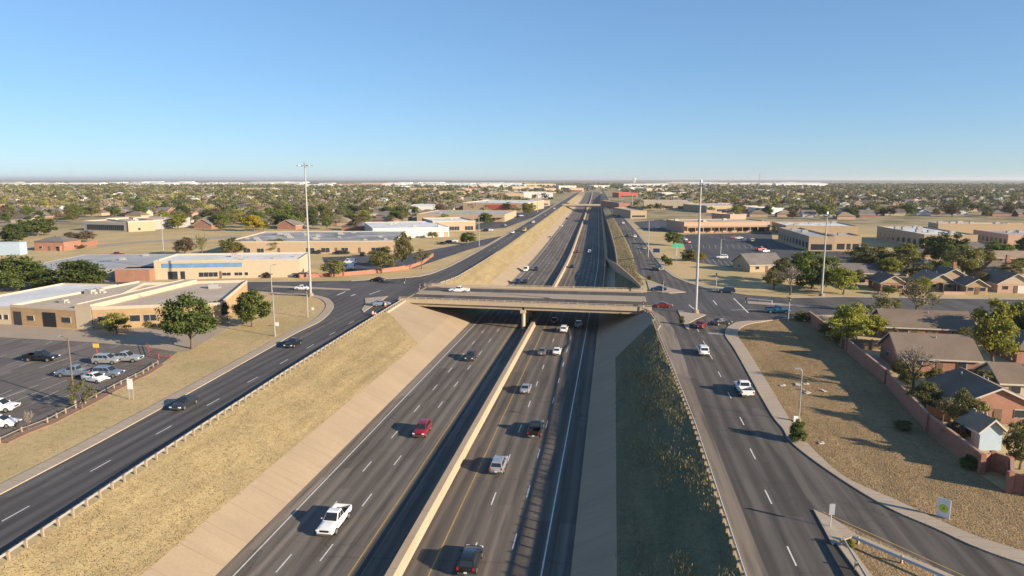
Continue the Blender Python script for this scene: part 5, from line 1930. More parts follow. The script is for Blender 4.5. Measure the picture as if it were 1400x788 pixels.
# ------------------------------------------------------------------ houses
def house(label, cx, cy, w, d, rz, kind="gable", wall=None, roof=None, h=2.7, rise=None, group=None, chimney=False, garage=False, front="y", fine=True, name="house", gable_wall=None, porch=False):
    """ridge along local y when kind is gable and front is y (gable towards the front); along x when front is x"""
    root = empty(name, (cx, cy, 0), rz, label, "house", group)
    wall = wall or M_brick
    roof = roof or M_shb
    ov_ = 0.5
    rise = rise or (w if front == "y" else d) * 0.27
    mb = MB()
    mb.box((0, 0, h / 2), (w, d, h))
    if kind == "gable":
        for s in (-1, 1):
            if front == "y":
                mb.face([(-w / 2, s * d / 2, h), (w / 2, s * d / 2, h), (0, s * d / 2, h + rise)], 1)
            else:
                mb.face([(s * w / 2, -d / 2, h), (s * w / 2, d / 2, h), (s * w / 2, 0, h + rise)], 1)
    mb.build("wall", [wall, gable_wall or wall], root)
    rb = MB()
    t = .16
    if kind == "gable":
        k = rise / ((w if front == "y" else d) / 2)
        W2, D2 = w / 2 + ov_, d / 2 + ov_

        def P(u, v, dz):
            z = h + rise - abs(u) * k + dz
            return (u, v, z) if front == "y" else (v, u, z)
        a, b = (W2, D2) if front == "y" else (D2, W2)
        for s in (-1, 1):
            f = [P(0, -b, t), P(s * a, -b, t), P(s * a, b, t), P(0, b, t)]
            rb.face(f if (s > 0) == (front == "y") else f[::-1])
            rb.face([P(0, -b, 0.02), P(s * a, -b, 0.02), P(s * a, b, 0.02), P(0, b, 0.02)][::-1])
        roofo = rb.build("roof", roof, root)
        tb = MB()
        for s in (-1, 1):
            for e in (-1, 1):
                tb.face([P(0, e * (b + .02), t + .02), P(s * (a + .02), e * (b + .02), t + .02), P(s * (a + .02), e * (b + .02), -.08), P(0, e * (b + .02), -.08)])
            tb.face([P(s * (a + .02), -b, t + .02), P(s * (a + .02), b, t + .02), P(s * (a + .02), b, -.08), P(s * (a + .02), -b, -.08)])
        tb.build("fascia", M_trim, roofo)
    else:
        W2, D2 = w / 2 + ov_, d / 2 + ov_
        m_ = min(W2, D2)
        rx, ry = W2 - m_, D2 - m_
        z0_, z1_ = h - .05, h + rise
        c = [(-W2, -D2, z0_), (W2, -D2, z0_), (W2, D2, z0_), (-W2, D2, z0_)]
        r0, r1 = ((-rx, 0, z1_), (rx, 0, z1_)) if rx >= ry else ((0, -ry, z1_), (0, ry, z1_))
        if rx >= ry:
            rb.face([c[0], c[1], r1, r0]); rb.face([c[1], c[2], r1]); rb.face([c[2], c[3], r0, r1]); rb.face([c[3], c[0], r0])
        else:
            rb.face([c[0], c[1], r0]); rb.face([c[1], c[2], r1, r0]); rb.face([c[2], c[3], r1]); rb.face([c[3], c[0], r0, r1])
        rb.face([c[3], c[2], c[1], c[0]])
        roofo = rb.build("roof", roof, root)
    if fine:
        fy = -d / 2
        if w > 5:
            for xx, ww in ((-w * .28, 1.5), (w * .28, 1.5)):
                if garage and xx > 0:
                    m = MB(); m.box((xx * .9, fy - .03, 1.1), (min(4.6, w * .42), .1, 2.2)); m.build("garage_door", M_garage, root)
                    continue
                m = MB(); m.box((xx, fy - .03, 1.55), (ww, .1, 1.2)); wn_ = m.build("window", M_trim, root)
                m = MB(); m.box((xx, fy - .10, 1.55), (ww - .2, .06, 1.0)); m.build("pane", M_winglass, wn_)
            m = MB(); m.box((0, fy - .03, 1.05), (1.0, .1, 2.1)); m.build("door", M_door, root)
        for s in (-1, 1):
            m = MB(); m.box((s * (w / 2 + .03), d * .1, 1.55), (.1, 1.4, 1.1)); wn_ = m.build("window", M_trim, root)
            m = MB(); m.box((s * (w / 2 + .10), d * .1, 1.55), (.06, 1.2, .9)); m.build("pane", M_winglass, wn_)
        m = MB()
        for vx, vy in ((w * .15, d * .2), (-w * .1, d * .3), (w * .05, -d * .1)):
            zz = h + rise - (abs(vx) if front == "y" else abs(vy)) * rise / ((w if front == "y" else d) / 2)
            m.tube([(vx, vy, zz - .3), (vx, vy, zz + .55)], .11, 6)
        m.build("vent_pipe", M_pole, roofo)
    if chimney:
        m = MB(); m.box((w * .25, d * .1, h + rise * .8), (.9, .8, rise * 1.5 + .6)); m.build("chimney", M_brick, roofo)
    if porch:
        m = MB(); m.box((w * .2, -d / 2 - 1.2, 2.45), (w * .5, 2.4, .15)); pc = m.build("porch_roof", roof, root)
        for s in (-.04, .44):
            m = MB(); m.box((w * s, -d / 2 - 2.2, 1.2), (.18, .18, 2.4)); m.build("post", M_trim, pc)
    return root


SGN = "brick houses along the cross street on the right"
for px, py, w, d, rz, kind, front, wl, rf, ge, ch, ga, lab in (
    (1221, 399.5, 6.9, 10, 0, "gable", "y", M_brick, M_shb, M_tan, False, False, "small gabled house behind the bare tree on the cross street"),
    (1286, 398, 7.4, 11, 0, "gable", "y", M_tanbrick, M_sht, M_tan, False, False, "tan gabled house with a porch, left of the little yellow gable"),
    (1335, 403, 5.6, 8, 0, "gable", "y", M_tanbrick, M_shb, M_tanbrick, False, False, "little yellow tan gabled house with a white window"),
    (1388, 401, 9.6, 12, 0, "gable", "y", M_pink, M_shb, M_cream, False, True, "wide gabled house with a pinkish red lower wall near the right edge"),
):
    x, y = at(px, py)
    house(lab, x, y + d / 2, w, d, rz, kind, wl, rf, front=front, chimney=ch, garage=ga, gable_wall=ge, porch="porch" in lab, rise=w * .30)
for px, py, w, d, rz, kind, front, wl, rf, ch, lab in (
    (1303, 391, 9, 9, 0, "gable", "y", M_tan, M_shb, True, "taller gabled house behind the porch house"),
    (1270, 379, 14, 10, 0, "hip", "x", M_cream, M_shg, False, "low grey hip roofed house among the dark trees"),
    (1374, 383, 14, 11, 0, "hip", "x", M_tan, M_shb, True, "brown hip roofed house behind the pink walled one"),
    (1202, 385, 11, 9, 0, "gable", "x", M_brick, M_shd, False, "dark roofed house half hidden behind the yellow green tree"),
    (1152, 384, 15, 9, 0, "gable", "x", M_tan, M_shg, False, "long low grey roofed house behind the light mast trees"),
    (1040, 372, 13, 12, .35, "gable", "x", M_tan, M_shg, False, "grey roofed house at the left end of the shaded trees"),
    (1330, 350, 18, 11, 0, "hip", "x", M_tan, M_shg, False, "wide grey hip roofed house below the offices"),
    (1262, 356, 13, 10, 0, "hip", "x", M_tan, M_shd, False, "dark hip roofed house below the shaded offices"),
    (1385, 362, 16, 8, 0, "gable", "x", M_brick, M_sht, False, "long low brick house near the right edge under the dark tree"),
    (1186, 372, 10, 9, 0, "hip", "x", M_tan, M_shg, False, "small hip roofed house behind the long low one"),
):
    x, y = at(px, py)
    house(lab, x, y + d / 2, w, d, rz, kind, wl, rf, front=front, chimney=ch)
# nearer block south of the cross street
for px, py, w, d, rz, kind, front, wl, rf, ch, ga, rise, lab in (
    (1272, 466, 16.5, 10, -.06, "gable", "x", M_brick, M_shb, False, False, 2.6, "long dark roofed ranch house backing on the cross street"),
    (1285, 511, 12.2, 10, -.04, "gable", "x", M_brick, M_shb, False, False, 3.0, "brown roofed brick ranch house with a round white wall plate"),
    (1360, 580, 10, 9.5, .04, "gable", "y", M_brick, M_shb, False, False, 2.3, "dark roofed gabled brick house nearest the boundary wall"),
    (1412, 548, 9, 7, .0, "gable", "x", M_cream, M_shb, False, True, 2.0, "pale walled outbuilding at the right edge beyond the fence"),
    (1350, 616, 2.7, 3.4, .15, "gable", "y", M_paleblue, M_sht, False, False, 1.2, "small pale blue shed under the big yard tree"),
    (1440, 500, 12, 10, 0, "hip", "x", M_brick, M_shb, False, False, 3.0, "hip roofed house cut by the right edge of the picture"),
):
    x, y = at(px, py)
    house(lab, x, y + d / 2, w, d, rz, kind, wl, rf, front=front, chimney=ch, garage=ga, rise=rise)
x, y = at(1324, 502)
m = MB()
m.tube([(0, -.02, 1.7), (0, -.1, 1.7)], .75, 20)
tag(m.build("wall_plate", M_signwhite, None, (x, y - .05, 0)), "round white plate on the brick wall of the brown roofed ranch house", "plate")
# left: brick house by the field
x, y = at(66, 343)
house("brick house with a hip roof at the corner of the dry field", x, y + 6, 14, 12, .1, "hip", M_brick, M_shg, front="x", h=4.2, rise=2.2)

# ------------------------------------------------------------------ garden and boundary walls
bw = pxpoly([(1106, 439.5), (1157, 479.5), (1210, 524.5), (1267, 589), (1341, 648)])
bw += [(bw[-1][0] + 1.6, bw[-1][1] + 1.1), (bw[-1][0] + 2.6, bw[-1][1] - .4)]
bw += pxpoly([(1379, 673.5), (1402, 678), (1480, 693)])


def segment_wall(label, line, h, w, mat, pillar=None, name="boundary_wall", capm=None, cat="wall"):
    root = empty(name, (line[0][0], line[0][1], 0), 0, label, cat)
    x0, y0 = line[0]
    ln = [(p[0] - x0, p[1] - y0) for p in line]
    mb = MB()
    ribbon(mb, ln, w, 0, h)
    mb.build("wall", mat, root)
    if capm:
        mb = MB()
        ribbon(mb, offset_line(ln, -.04), w + .08, h + .004, h + .10)
        mb.build("coping", capm, root)
    if pillar:
        for p in densify(ln, pillar):
            m = MB()
            m.box((p[0], p[1], h / 2 + .08), (w * 1.9, w * 1.9, h + .16))
            m.build("pillar", mat, root)
    return root


segment_wall("long red brick boundary wall between the dry lot and the back yards", bw, 2.15, .28, M_brickwall, pillar=13, capm=plain("coping_brick", (0.42, 0.25, 0.18), .9, var=.2))
segment_wall("low orange brick wall along the verge behind the far left corner", pxpoly([(410, 380.5), (470, 377.5), (520, 373), (560, 367.5), (578, 361), (592, 351)]), 1.3, .25, M_brickwall, pillar=14)
segment_wall("low brick wall running from the brick house along the field", pxpoly([(82, 343.5), (110, 340), (134, 334)]), 2.4, .3, M_brickwall)
segment_wall("dark timber yard fence behind the bare tree's garden", pxpoly([(1150, 477), (1212, 479)]), 1.9, .12, M_wood, name="yard_fence", cat="fence", pillar=2.4)
segment_wall("timber yard fence beside the pale outbuilding", pxpoly([(1340, 517), (1402, 512)]), 1.8, .12, M_wood, name="yard_fence", cat="fence", pillar=2.4)
segment_wall("timber yard fence between the dark roofed house and the boundary wall", pxpoly([(1266, 569), (1300, 578), (1370, 575)]), 1.5, .12, M_wood, name="yard_fence", cat="fence", pillar=2.4)
segment_wall("pale brick garden wall on the verge before the porch house", pxpoly([(1290, 403), (1320, 403.5)]), .9, .25, M_pink, name="garden_wall")
sheet("dirt_path", pxpoly([(130, 335), (190, 330), (330, 322), (330, 325), (190, 333), (135, 339)]), 0.008, M_deck)

# ------------------------------------------------------------------ trees
def crown_points(rr, n_clump, shell=.35, flat=.36, cz=.62, R=5.0, H=10.0, droop=0.0):
    """irregular clumps through the crown's volume (template 10 m tall, 10 m wide)"""
    c = []
    lop = [rr.uniform(.68, 1.15) for _ in range(7)]
    while len(c) < n_clump:
        v = np.array([rr.gauss(0, 1), rr.gauss(0, 1), rr.gauss(0, 1)])
        v /= np.linalg.norm(v)
        if v[2] < -.8:
            continue
        rad = rr.uniform(shell ** 2, 1) ** .5
        a = (math.atan2(v[1], v[0]) / (2 * math.pi)) % 1 * 7
        k = lop[int(a)] * (1 - a % 1) + lop[(int(a) + 1) % 7] * (a % 1)
        c.append((v[0] * R * rad * k, v[1] * R * rad * k, H * cz + v[2] * H * flat * rad * (.8 + .3 * k)))
    return c


def leaf_mesh(name, seed, n_clump, leaves, size, mat, **kw):
    rr = random.Random(seed)
    rng = np.random.default_rng(seed)
    C = np.array(crown_points(rr, n_clump, **kw))
    cen = np.repeat(C, leaves, axis=0)
    n = len(cen)
    spread = np.repeat(rng.uniform(.55, 1.15, len(C)), leaves)[:, None]
    P = cen + rng.normal(0, 1, (n, 3)) * np.array([.62, .62, .42]) * spread
    mid = np.array([0, 0, kw.get("cz", .62) * 10])
    out = P - mid
    out /= np.linalg.norm(out, axis=1)[:, None] + 1e-6
    nrm = out * .7 + rng.normal(0, .8, (n, 3)) + np.array([0, 0, .35])
    nrm /= np.linalg.norm(nrm, axis=1)[:, None]
    t = np.cross(nrm, rng.normal(0, 1, (n, 3)))
    t /= np.linalg.norm(t, axis=1)[:, None] + 1e-6
    b = np.cross(nrm, t)
    s = rng.uniform(.6, 1.25, (n, 1)) * size
    V = np.stack([P - t * s - b * s * .6, P + t * s - b * s * .6, P + t * s * .8 + b * s * .6, P - t * s * .8 + b * s * .6], 1).reshape(-1, 3)
    me = bpy.data.meshes.new(name)
    quads(me, V, n)
    me.materials.append(mat)
    return me, C


def quads(me, V, n):
    me.vertices.add(len(V))
    me.vertices.foreach_set("co", np.asarray(V, dtype=np.float32).ravel())
    me.loops.add(4 * n)
    me.loops.foreach_set("vertex_index", np.arange(4 * n, dtype=np.int32))
    me.polygons.add(n)
    me.polygons.foreach_set("loop_start", np.arange(0, 4 * n, 4, dtype=np.int32))
    me.polygons.foreach_set("loop_total", np.full(n, 4, dtype=np.int32))
    me.update()
    me.validate()


def trunk_mesh(seed, C, mat, r=.28, fork=2.0, n_limb=12):
    rr = random.Random(seed + 99)
    mb = MB()
    lean = (rr.uniform(-.4, .4), rr.uniform(-.4, .4))
    mb.tube([(0, 0, -.2), (lean[0] * .3, lean[1] * .3, fork * .5), (lean[0], lean[1], fork), (lean[0] * 1.5, lean[1] * 1.5, fork + 2.2)], [r * 1.35, r, r * .85, r * .5], 8)
    idx = list(range(len(C)))
    rr.shuffle(idx)
    for k in idx[:n_limb]:
        e = C[k]
        s = (lean[0], lean[1], fork * rr.uniform(.8, 1.2))
        m = ((s[0] + e[0]) / 2 + rr.uniform(-.3, .3), (s[1] + e[1]) / 2 + rr.uniform(-.3, .3), (s[2] + e[2]) / 2 - .3)
        mb.tube([s, m, tuple(e)], [r * .5, r * .3, r * .08], 5, cap=False)
    return mb.mesh("trunk", mat)


def bare_tree_meshes(seed, mat, twig_mat, leaves=0, leafm=None):
    """limbs that fork four times; the finest twigs are the crown"""
    rr = random.Random(seed)
    tr, tw = MB(), MB()
    tips = []

    def grow(p, d, L, r, lvl):
        q = p + d * L
        mid = p + d * L * .5 + Vector((rr.uniform(-.12, .12), rr.uniform(-.12, .12), 0)) * L * .5
        (tr if lvl < 3 else tw).tube([tuple(p), tuple(mid), tuple(q)], [r, r * .8, r * .6], 6 if lvl < 2 else (4 if lvl < 3 else 3), cap=False)
        if lvl >= 5:
            tips.append(q)
            return
        for _ in range((4, 4, 4, 3, 3)[lvl]):
            nd = (d + Vector((rr.gauss(0, .6), rr.gauss(0, .6), rr.gauss(.12, .3)))).normalized()
            grow(q if rr.random() < .7 else p + d * L * .65, nd, L * rr.uniform(.58, .8), max(r * .55, .03), lvl + 1)
    grow(Vector((0, 0, -.1)), Vector((0, 0, 1)), 2.4, .28, 0)
    zs = max(v[2] for v in tw.v)
    xs = max(max(abs(v[0]), abs(v[1])) for v in tw.v)
    for m in (tr, tw):
        m.v = [(v[0] * 5 / xs, v[1] * 5 / xs, v[2] * 10 / zs) for v in m.v]
    return tr.mesh("trunk", mat), tw.mesh("crown", twig_mat), [(t.x * 5 / xs, t.y * 5 / xs, t.z * 10 / zs) for t in tips]


TREES = {}


def tree_kind(kind):
    if kind in TREES:
        return TREES[kind]
    spec = {
        "oak": (64, 150, .21, L_dark), "oak2": (72, 130, .21, L_dark), "green": (62, 150, .21, L_green), "green2": (70, 130, .21, L_green),
        "olive": (50, 120, .20, L_olive), "olive2": (56, 105, .20, L_olive), "ygreen": (54, 130, .20, L_ygreen), "ygreen2": (58, 120, .20, L_ygreen),
        "yellow": (60, 130, .22, L_yellow), "brown": (54, 120, .21, L_brown), "sparse": (30, 70, .18, L_olive),
    }
    spec["spread"] = (86, 130, .21, L_dark)
    spec["spreadg"] = (86, 120, .21, L_green)
    seed = sum(ord(c) for c in kind) * 7
    V = []
    for k in range(2):
        if kind == "bare":
            t, c, _ = bare_tree_meshes(seed + k * 13, M_bark, M_barkp)
        elif kind == "bareleaf":
            t, c0, tips = bare_tree_meshes(seed + k * 17, M_bark, M_barkp)
            rng = np.random.default_rng(seed + k)
            T = np.array(tips)[rng.integers(0, len(tips), 700)] + rng.normal(0, .35, (700, 3))
            a = rng.normal(0, 1, (700, 3)); a /= np.linalg.norm(a, axis=1)[:, None]
            b = np.cross(a, rng.normal(0, 1, (700, 3))); b /= np.linalg.norm(b, axis=1)[:, None]
            s = .2
            Vv = np.stack([T - a * s - b * s * .7, T + a * s - b * s * .7, T + a * s + b * s * .7, T - a * s + b * s * .7], 1).reshape(-1, 3)
            base = np.array([v.co[:] for v in c0.vertices])
            f = [tuple(p.vertices) for p in c0.polygons]
            nb = len(base)
            me = bpy.data.meshes.new("crown")
            me.from_pydata(list(map(tuple, base)) + list(map(tuple, Vv)), [], f + [(nb + 4 * i, nb + 4 * i + 1, nb + 4 * i + 2, nb + 4 * i + 3) for i in range(700)])
            me.materials.append(M_barkp)
            me.materials.append(L_olive)
            me.polygons.foreach_set("material_index", [0] * len(f) + [1] * 700)
            c = me
        else:
            nc, lv, sz, m = spec[kind]
            c, C = leaf_mesh("crown", seed + k * 31, nc, lv, sz, m, flat=(.43, .40)[k] + (.06 if "spread" in kind else 0), cz=(.555, .575)[k] - (.06 if "spread" in kind else 0), shell=.3)
            t = trunk_mesh(seed + k, C, M_bark)
        V.append((t, c))
    TREES[kind] = V
    return V


def tree(px, py, ptop, wpx, kind, label, group=None, name="tree", xy=None, h=None, w=None, var=None):
    if xy is None:
        x, y = at(px, py)
        h = hgt(px, py, ptop)
        w = wpx / scale_at(x, y, h * .5)
    else:
        x, y = xy
    t, c = tree_kind(kind)[rnd.randrange(2) if var is None else var]
    root = empty(name, (x, y, 0), rnd.uniform(0, 6.28), label, "tree", group)
    root.scale = (w / 10.6, w / 10.6, h / 10.4)
    link_mesh("trunk", t, root)
    link_mesh("crown", c, root)
    return root


def shrub(px, py, ptop, wpx, mat, label, name="shrub", group=None):
    x, y = at(px, py)
    h = max(.6, hgt(px, py, ptop))
    w = wpx / scale_at(x, y)
    key = ("shrub", mat.name)
    if key not in TREES:
        c, C = leaf_mesh("foliage", 5 + len(mat.name), 70, 130, .26, mat, shell=.2, flat=.46, cz=.48)
        s = MB()
        for k in range(9):
            a = k * .7
            s.tube([(.3 * math.cos(a), .3 * math.sin(a), -.1), (2.2 * math.cos(a), 2.2 * math.sin(a), 6)], [.16, .05], 5)
        TREES[key] = (c, s.mesh("stem", M_bark))
    c, s = TREES[key]
    root = empty(name, (x, y, 0), rnd.uniform(0, 6), label, "shrub", group)
    root.scale = (w / 10.5, w / 10.5, h / 10)
    link_mesh("foliage", c, root)
    link_mesh("stem", s, root)


LT = "trees around the left parking lot and cross street"
for a in (
    (263, 477, 405, 80, "oak", "large dark green tree on the paved corner of the tan brick building", LT),
    (345, 447, 395, 50, "green", "green tree at the far right end of the tan brick building", LT),
    (160, 456, 427, 36, "ygreen", "small round bright green tree against the brick building's windows", LT),
    (112, 560, 517, 38, "sparse", "sparse olive tree beside the parking lot's brown lamp post", LT),
    (39, 590, 560, 19, "bare", "little bare tree at the lot fence corner", LT),
    (113, 399, 355, 88, "spread", "broad dark green tree in front of the grey warehouse, right one of two", LT),
    (26, 397, 351, 76, "spread", "broad dark green tree in front of the grey warehouse, at the picture's left edge", LT),
    (62, 397, 367, 44, "spreadg", "lower green tree between the two broad warehouse trees", LT),
    (312, 446, 428, 17, "bare", "bare grey shrub tree at the brick building's end wall", LT),
    (300, 441, 410, 30, "oak2", "dark tree tucked behind the large tree at the brick building", LT),
):
    tree(*a[:6], group=a[6])
LF_ = "trees along the dry field and far left shops"
for a in (
    (17, 333, 306, 38, "spread", "dark green round tree left of the field beside the pale blue shed", LF_),
    (52, 323, 296, 48, "spread", "dark green leaning tree behind the brick corner house", LF_),
    (98, 331, 317, 24, "brown", "dull brown tree behind the low brick wall, left of the pair", LF_),
    (119, 331, 315, 26, "brown", "dull brown tree behind the low brick wall, right of the pair", LF_),
    (253, 349.5, 324, 30, "brown", "brownish tree at the field edge beside the lone lamp post", LF_),
    (277, 349, 320, 30, "bareleaf", "half bare tree at the field edge right of the brownish one", LF_),
    (318, 348, 325, 44, "olive", "wide olive tree in front of the patchy shopping row's end", LF_),
    (378, 346, 325, 32, "green", "round green tree in front of the patchy shopping row", LF_),
    (347, 316.5, 293, 29, "yellow", "bright yellow tree behind the shopping row", LF_),
    (302, 316, 300, 20, "olive2", "small olive tree beside the cream house behind the field", LF_),
    (243, 313, 293, 30, "ygreen2", "yellow green tree at the far end of the dry field", LF_),
    (457, 379, 352, 35, "olive", "olive tree behind the low orange wall near the left mast", LF_),
    (522, 374, 337, 44, "olive2", "spreading olive tree in the middle of the orange walled lot", LF_),
    (551, 366, 317, 31, "olive", "tall thin olive tree behind the orange walled lot", LF_),
    (576, 368, 339, 31, "bareleaf", "half bare tree at the right end of the orange walled lot", LF_),
    (639, 334, 317, 26, "green", "green tree on the verge by the far left frontage road", LF_),
    (591, 326, 316, 18, "olive", "small olive tree against the white metal shop", LF_),
    (607, 307, 292, 24, "ygreen", "yellowish tree beside the peach shop roof", LF_),
    (664, 307, 290, 26, "green", "green tree in front of the low grey shop row", LF_),
    (695, 290, 277, 20, "oak", "dark tree at the corner of the red fronted store", LF_),
):
    tree(*a[:6], group=a[6])
RT = "trees in the yards on the right"
for a in (
    (1160, 472, 413, 74, "ygreen", "bushy yellow green tree just inside the boundary wall", RT),
    (1196, 461, 430, 40, "ygreen2", "lower bright yellow tree right of the bushy wall tree", RT),
    (1131, 462, 440, 30, "olive", "low olive tree beside the top end of the boundary wall", RT),
    (1205, 444, 398, 62, "bareleaf", "pale half bare tree on the street edge behind the bushy wall tree", RT),
    (1252, 432, 378, 62, "bareleaf", "large half bare tree on the cross street before the gabled houses", RT),
    (1080, 404, 360, 44, "bare", "pale bare tree on the verge left of the slim mast", RT),
    (1110, 395, 341, 66, "spreadg", "large dark tree behind the slim mast", RT),
    (1153, 403, 365, 48, "ygreen", "bright yellow green round tree right of the slim mast", RT),
    (1072, 385, 352, 40, "olive", "olive tree behind the pale bare one", RT),
    (1187, 370, 331, 66, "olive", "olive tree in front of the office's shaded wing", RT),
    (1228, 374, 340, 54, "olive2", "dull olive tree among the grey roofs below the offices", RT),
    (1214, 384, 352, 40, "ygreen2", "yellowish low tree among the grey roofs", RT),
    (1270, 354, 325, 36, "oak", "dark green tree at the wide white office's corner, left of two", RT),
    (1292, 360, 319, 54, "spread", "dark green tree at the wide white office's corner, right of two", RT),
    (1314, 379, 334, 58, "olive", "leaning olive tree over the hip roofed houses", RT),
    (1328, 377, 350, 34, "ygreen", "bright yellow green tree behind the taller gabled house", RT),
    (1363, 358, 328, 42, "green", "green tree before the long low brick house", RT),
    (1398, 351, 324, 26, "oak", "dark tree cut by the right edge before the tan block", RT),
    (1357, 502, 410, 70, "ygreen2", "tall yellow green tree right of the brown roofed ranch house", RT),
    (1396, 474, 411, 62, "spreadg", "green tree behind the tall yellow green one at the right edge", RT),
    (1330, 462, 428, 40, "bare", "brownish bare tree at the end of the long dark ranch roof", RT),
    (1247, 539, 468, 72, "bare", "large bare grey tree in the yard beside the boundary wall", RT),
    (1277, 536, 500, 32, "olive", "olive tree leaning on the brown roofed ranch house", RT),
    (1320, 594, 535, 56, "olive2", "olive tree in front of the dark roofed gable", RT),
    (1288, 578, 540, 50, "bareleaf", "thin half bare tree by the boundary wall before the dark roof", RT),
    (1394, 642, 574, 48, "olive", "olive tree at the right edge beside the pale blue shed", RT),
    (1225, 424, 408, 22, "olive2", "small olive tree low on the street edge", RT),
    (1300, 365, 340, 30, "olive", "small olive tree between the two grey hip roofs", RT),
    (1345, 395, 372, 22, "olive2", "small olive tree between the yellow gable and the pink walled house", RT),
    (1262, 400, 378, 22, "ygreen", "narrow yellowish tree beside the porch house", RT),
    (1215, 403, 390, 24, "green2", "dark shrubby tree before the small gabled house", RT),
    (921, 336, 316, 28, "green2", "dense green bush tree at the corner of the dark lot", RT),
    (1120, 375, 350, 36, "olive", "olive tree behind the large dark one", RT),
    (1395, 372, 352, 26, "olive2", "olive tree behind the pink walled house", RT),
    (1240, 363, 333, 42, "ygreen2", "yellowish tree touching the wide white office's shaded side", RT),
    (1205, 373, 344, 38, "olive", "olive tree left of the dull one among the grey roofs", RT),
    (1255, 386, 358, 38, "olive2", "olive tree hiding the dark hip roof's left end", RT),
    (1283, 384, 355, 34, "green", "mid green tree behind the porch house", RT),
    (1343, 364, 337, 36, "olive", "olive tree left of the long low brick house", RT),
    (1378, 384, 357, 34, "olive2", "olive tree rising over the brown hip roof", RT),
    (1098, 373, 349, 38, "green2", "dark green tree at the edge of the office lot", RT),
    (1058, 396, 368, 34, "olive2", "olive tree before the grey roofed house at the left end", RT),
    (1140, 373, 351, 32, "olive", "small olive tree on the office kerb", RT),
    (1170, 392, 368, 30, "olive2", "dull tree between the bright yellow tree and the dark roofed house", RT),
    (1264, 562, 520, 42, "olive2", "thick olive tree by the wall next to the bare grey tree", RT),
    (1346, 606, 562, 42, "olive", "olive tree behind the small pale blue shed", RT),
    (1303, 606, 576, 32, "brown", "dull brown tree inside the boundary wall by the timber fence", RT),
    (1231, 520, 490, 30, "olive2", "small dull tree beside the driveway", RT),
    (1218, 470, 446, 26, "olive", "olive tree at the left end of the long dark ranch roof", RT),
    (1242, 532, 494, 34, "olive", "leafy olive tree beside the boundary wall, left of the bare grey tree", RT),
    (1318, 480, 448, 34, "olive2", "dull olive tree between the two ranch roofs", RT),
    (1250, 474, 450, 30, "bareleaf", "half bare tree in front of the long dark ranch house", RT),
    (1342, 540, 505, 34, "olive2", "olive tree behind the dark roofed gable", RT),
    (1380, 540, 512, 26, "green2", "dark green tree by the timber fence at the right edge", RT),
):
    tree(*a[:6], group=a[6])
for a in (
    (1090, 604, 576, 27, L_green, "dense green bush on the dry lot at the sidewalk bend"),
    (1363, 570, 546, 22, L_dark, "dark shrub against the dark roofed house's gable"),
    (943, 357, 341, 24, L_olive, "olive bush between the right mast and the guide sign"),
    (959, 356, 345, 10, L_yellow, "yellow bush just right of the tall right mast"),
    (914, 363, 353, 12, L_green, "small green bush beside the blue sign"),
    (908, 358, 348, 8, L_dark, "small dark upright bush beside the blue sign"),
    (1097, 438, 427, 30, L_olive, "straggly olive shrub beside the blue pickup"),
    (1277, 395, 384, 16, L_ygreen, "yellow shrub before the porch house"),
    (1150, 471, 458, 24, L_olive, "dark olive shrub under the bushy wall tree"),
    (1234, 588, 575, 26, L_olive, "low olive shrub by the boundary wall coping"),
    (1300, 600, 584, 26, L_dark, "dark shrub beside the pale blue shed"),
    (1325, 640, 622, 24, L_dark, "low dark shrub behind the boundary wall corner"),
    (1163, 749, 738, 14, L_ygreen, "yellowish tuft of grass at the end of the island guard rail"),
    (932, 444, 432, 8, L_olive, "thin green shrub on the small island by the overpass end"),
    (205, 447, 436, 14, L_olive, "small olive shrub under the brick building's windows"),
    (225, 450, 438, 18, L_dark, "dark shrub left of the large corner tree"),
    (107, 340, 335, 20, L_olive, "low clipped hedge along the brick field wall"),
    (366, 380, 372, 12, L_brown, "brown shrub at the end of the blue striped building"),
    (1345, 525, 512, 14, L_olive, "small shrub by the timber fence near the outbuilding"),
    (888, 383, 376, 6, L_brown, "brown shrub at the tip of the grass triangle"),
):
    shrub(*a)

# ------------------------------------------------------------------ suburb: houses and trees beyond the shops
rs = random.Random(2024)


def bound(px):
    """lowest row of the photo that the suburb reaches, by column"""
    return interp([(-400, 308), (0, 306), (110, 306), (111, 299), (215, 300), (216, 311), (300, 314), (345, 316.5), (505, 316), (512, 307), (588, 306), (592, 298), (632, 297), (633, 271), (720, 271), (722, 266), (835, 262), (840, 262), (872, 262), (874, 288), (880, 283), (950, 284), (965, 291), (1040, 300), (1060, 302), (1180, 300), (1185, 296), (1400, 298), (1900, 299)], px)


def clear_of_roads(x, y):
    if -95 < x - bend(y) < 52:
        return False
    if 845 < y < 935:
        return abs(y - (868 + .0143 * x * 2)) > 24
    return True


BOXES = []
for o in list(COL.objects):
    if o.parent is None and o.get("category") in ("building", "house", "shed") and o.type == 'EMPTY':
        pts = []
        for c in o.children:
            if c.name.split(".")[0] in ("wall",):
                for v in c.data.vertices:
                    cs, sn = math.cos(o.rotation_euler.z), math.sin(o.rotation_euler.z)
                    pts.append((o.location.x + v.co.x * cs - v.co.y * sn, o.location.y + v.co.x * sn + v.co.y * cs))
        if pts:
            BOXES.append((min(p[0] for p in pts) - 3, min(p[1] for p in pts) - 3, max(p[0] for p in pts) + 3, max(p[1] for p in pts) + 3))


def free(x, y, pad=0):
    return not any(b[0] - pad < x < b[2] + pad and b[1] - pad < y < b[3] + pad for b in BOXES)


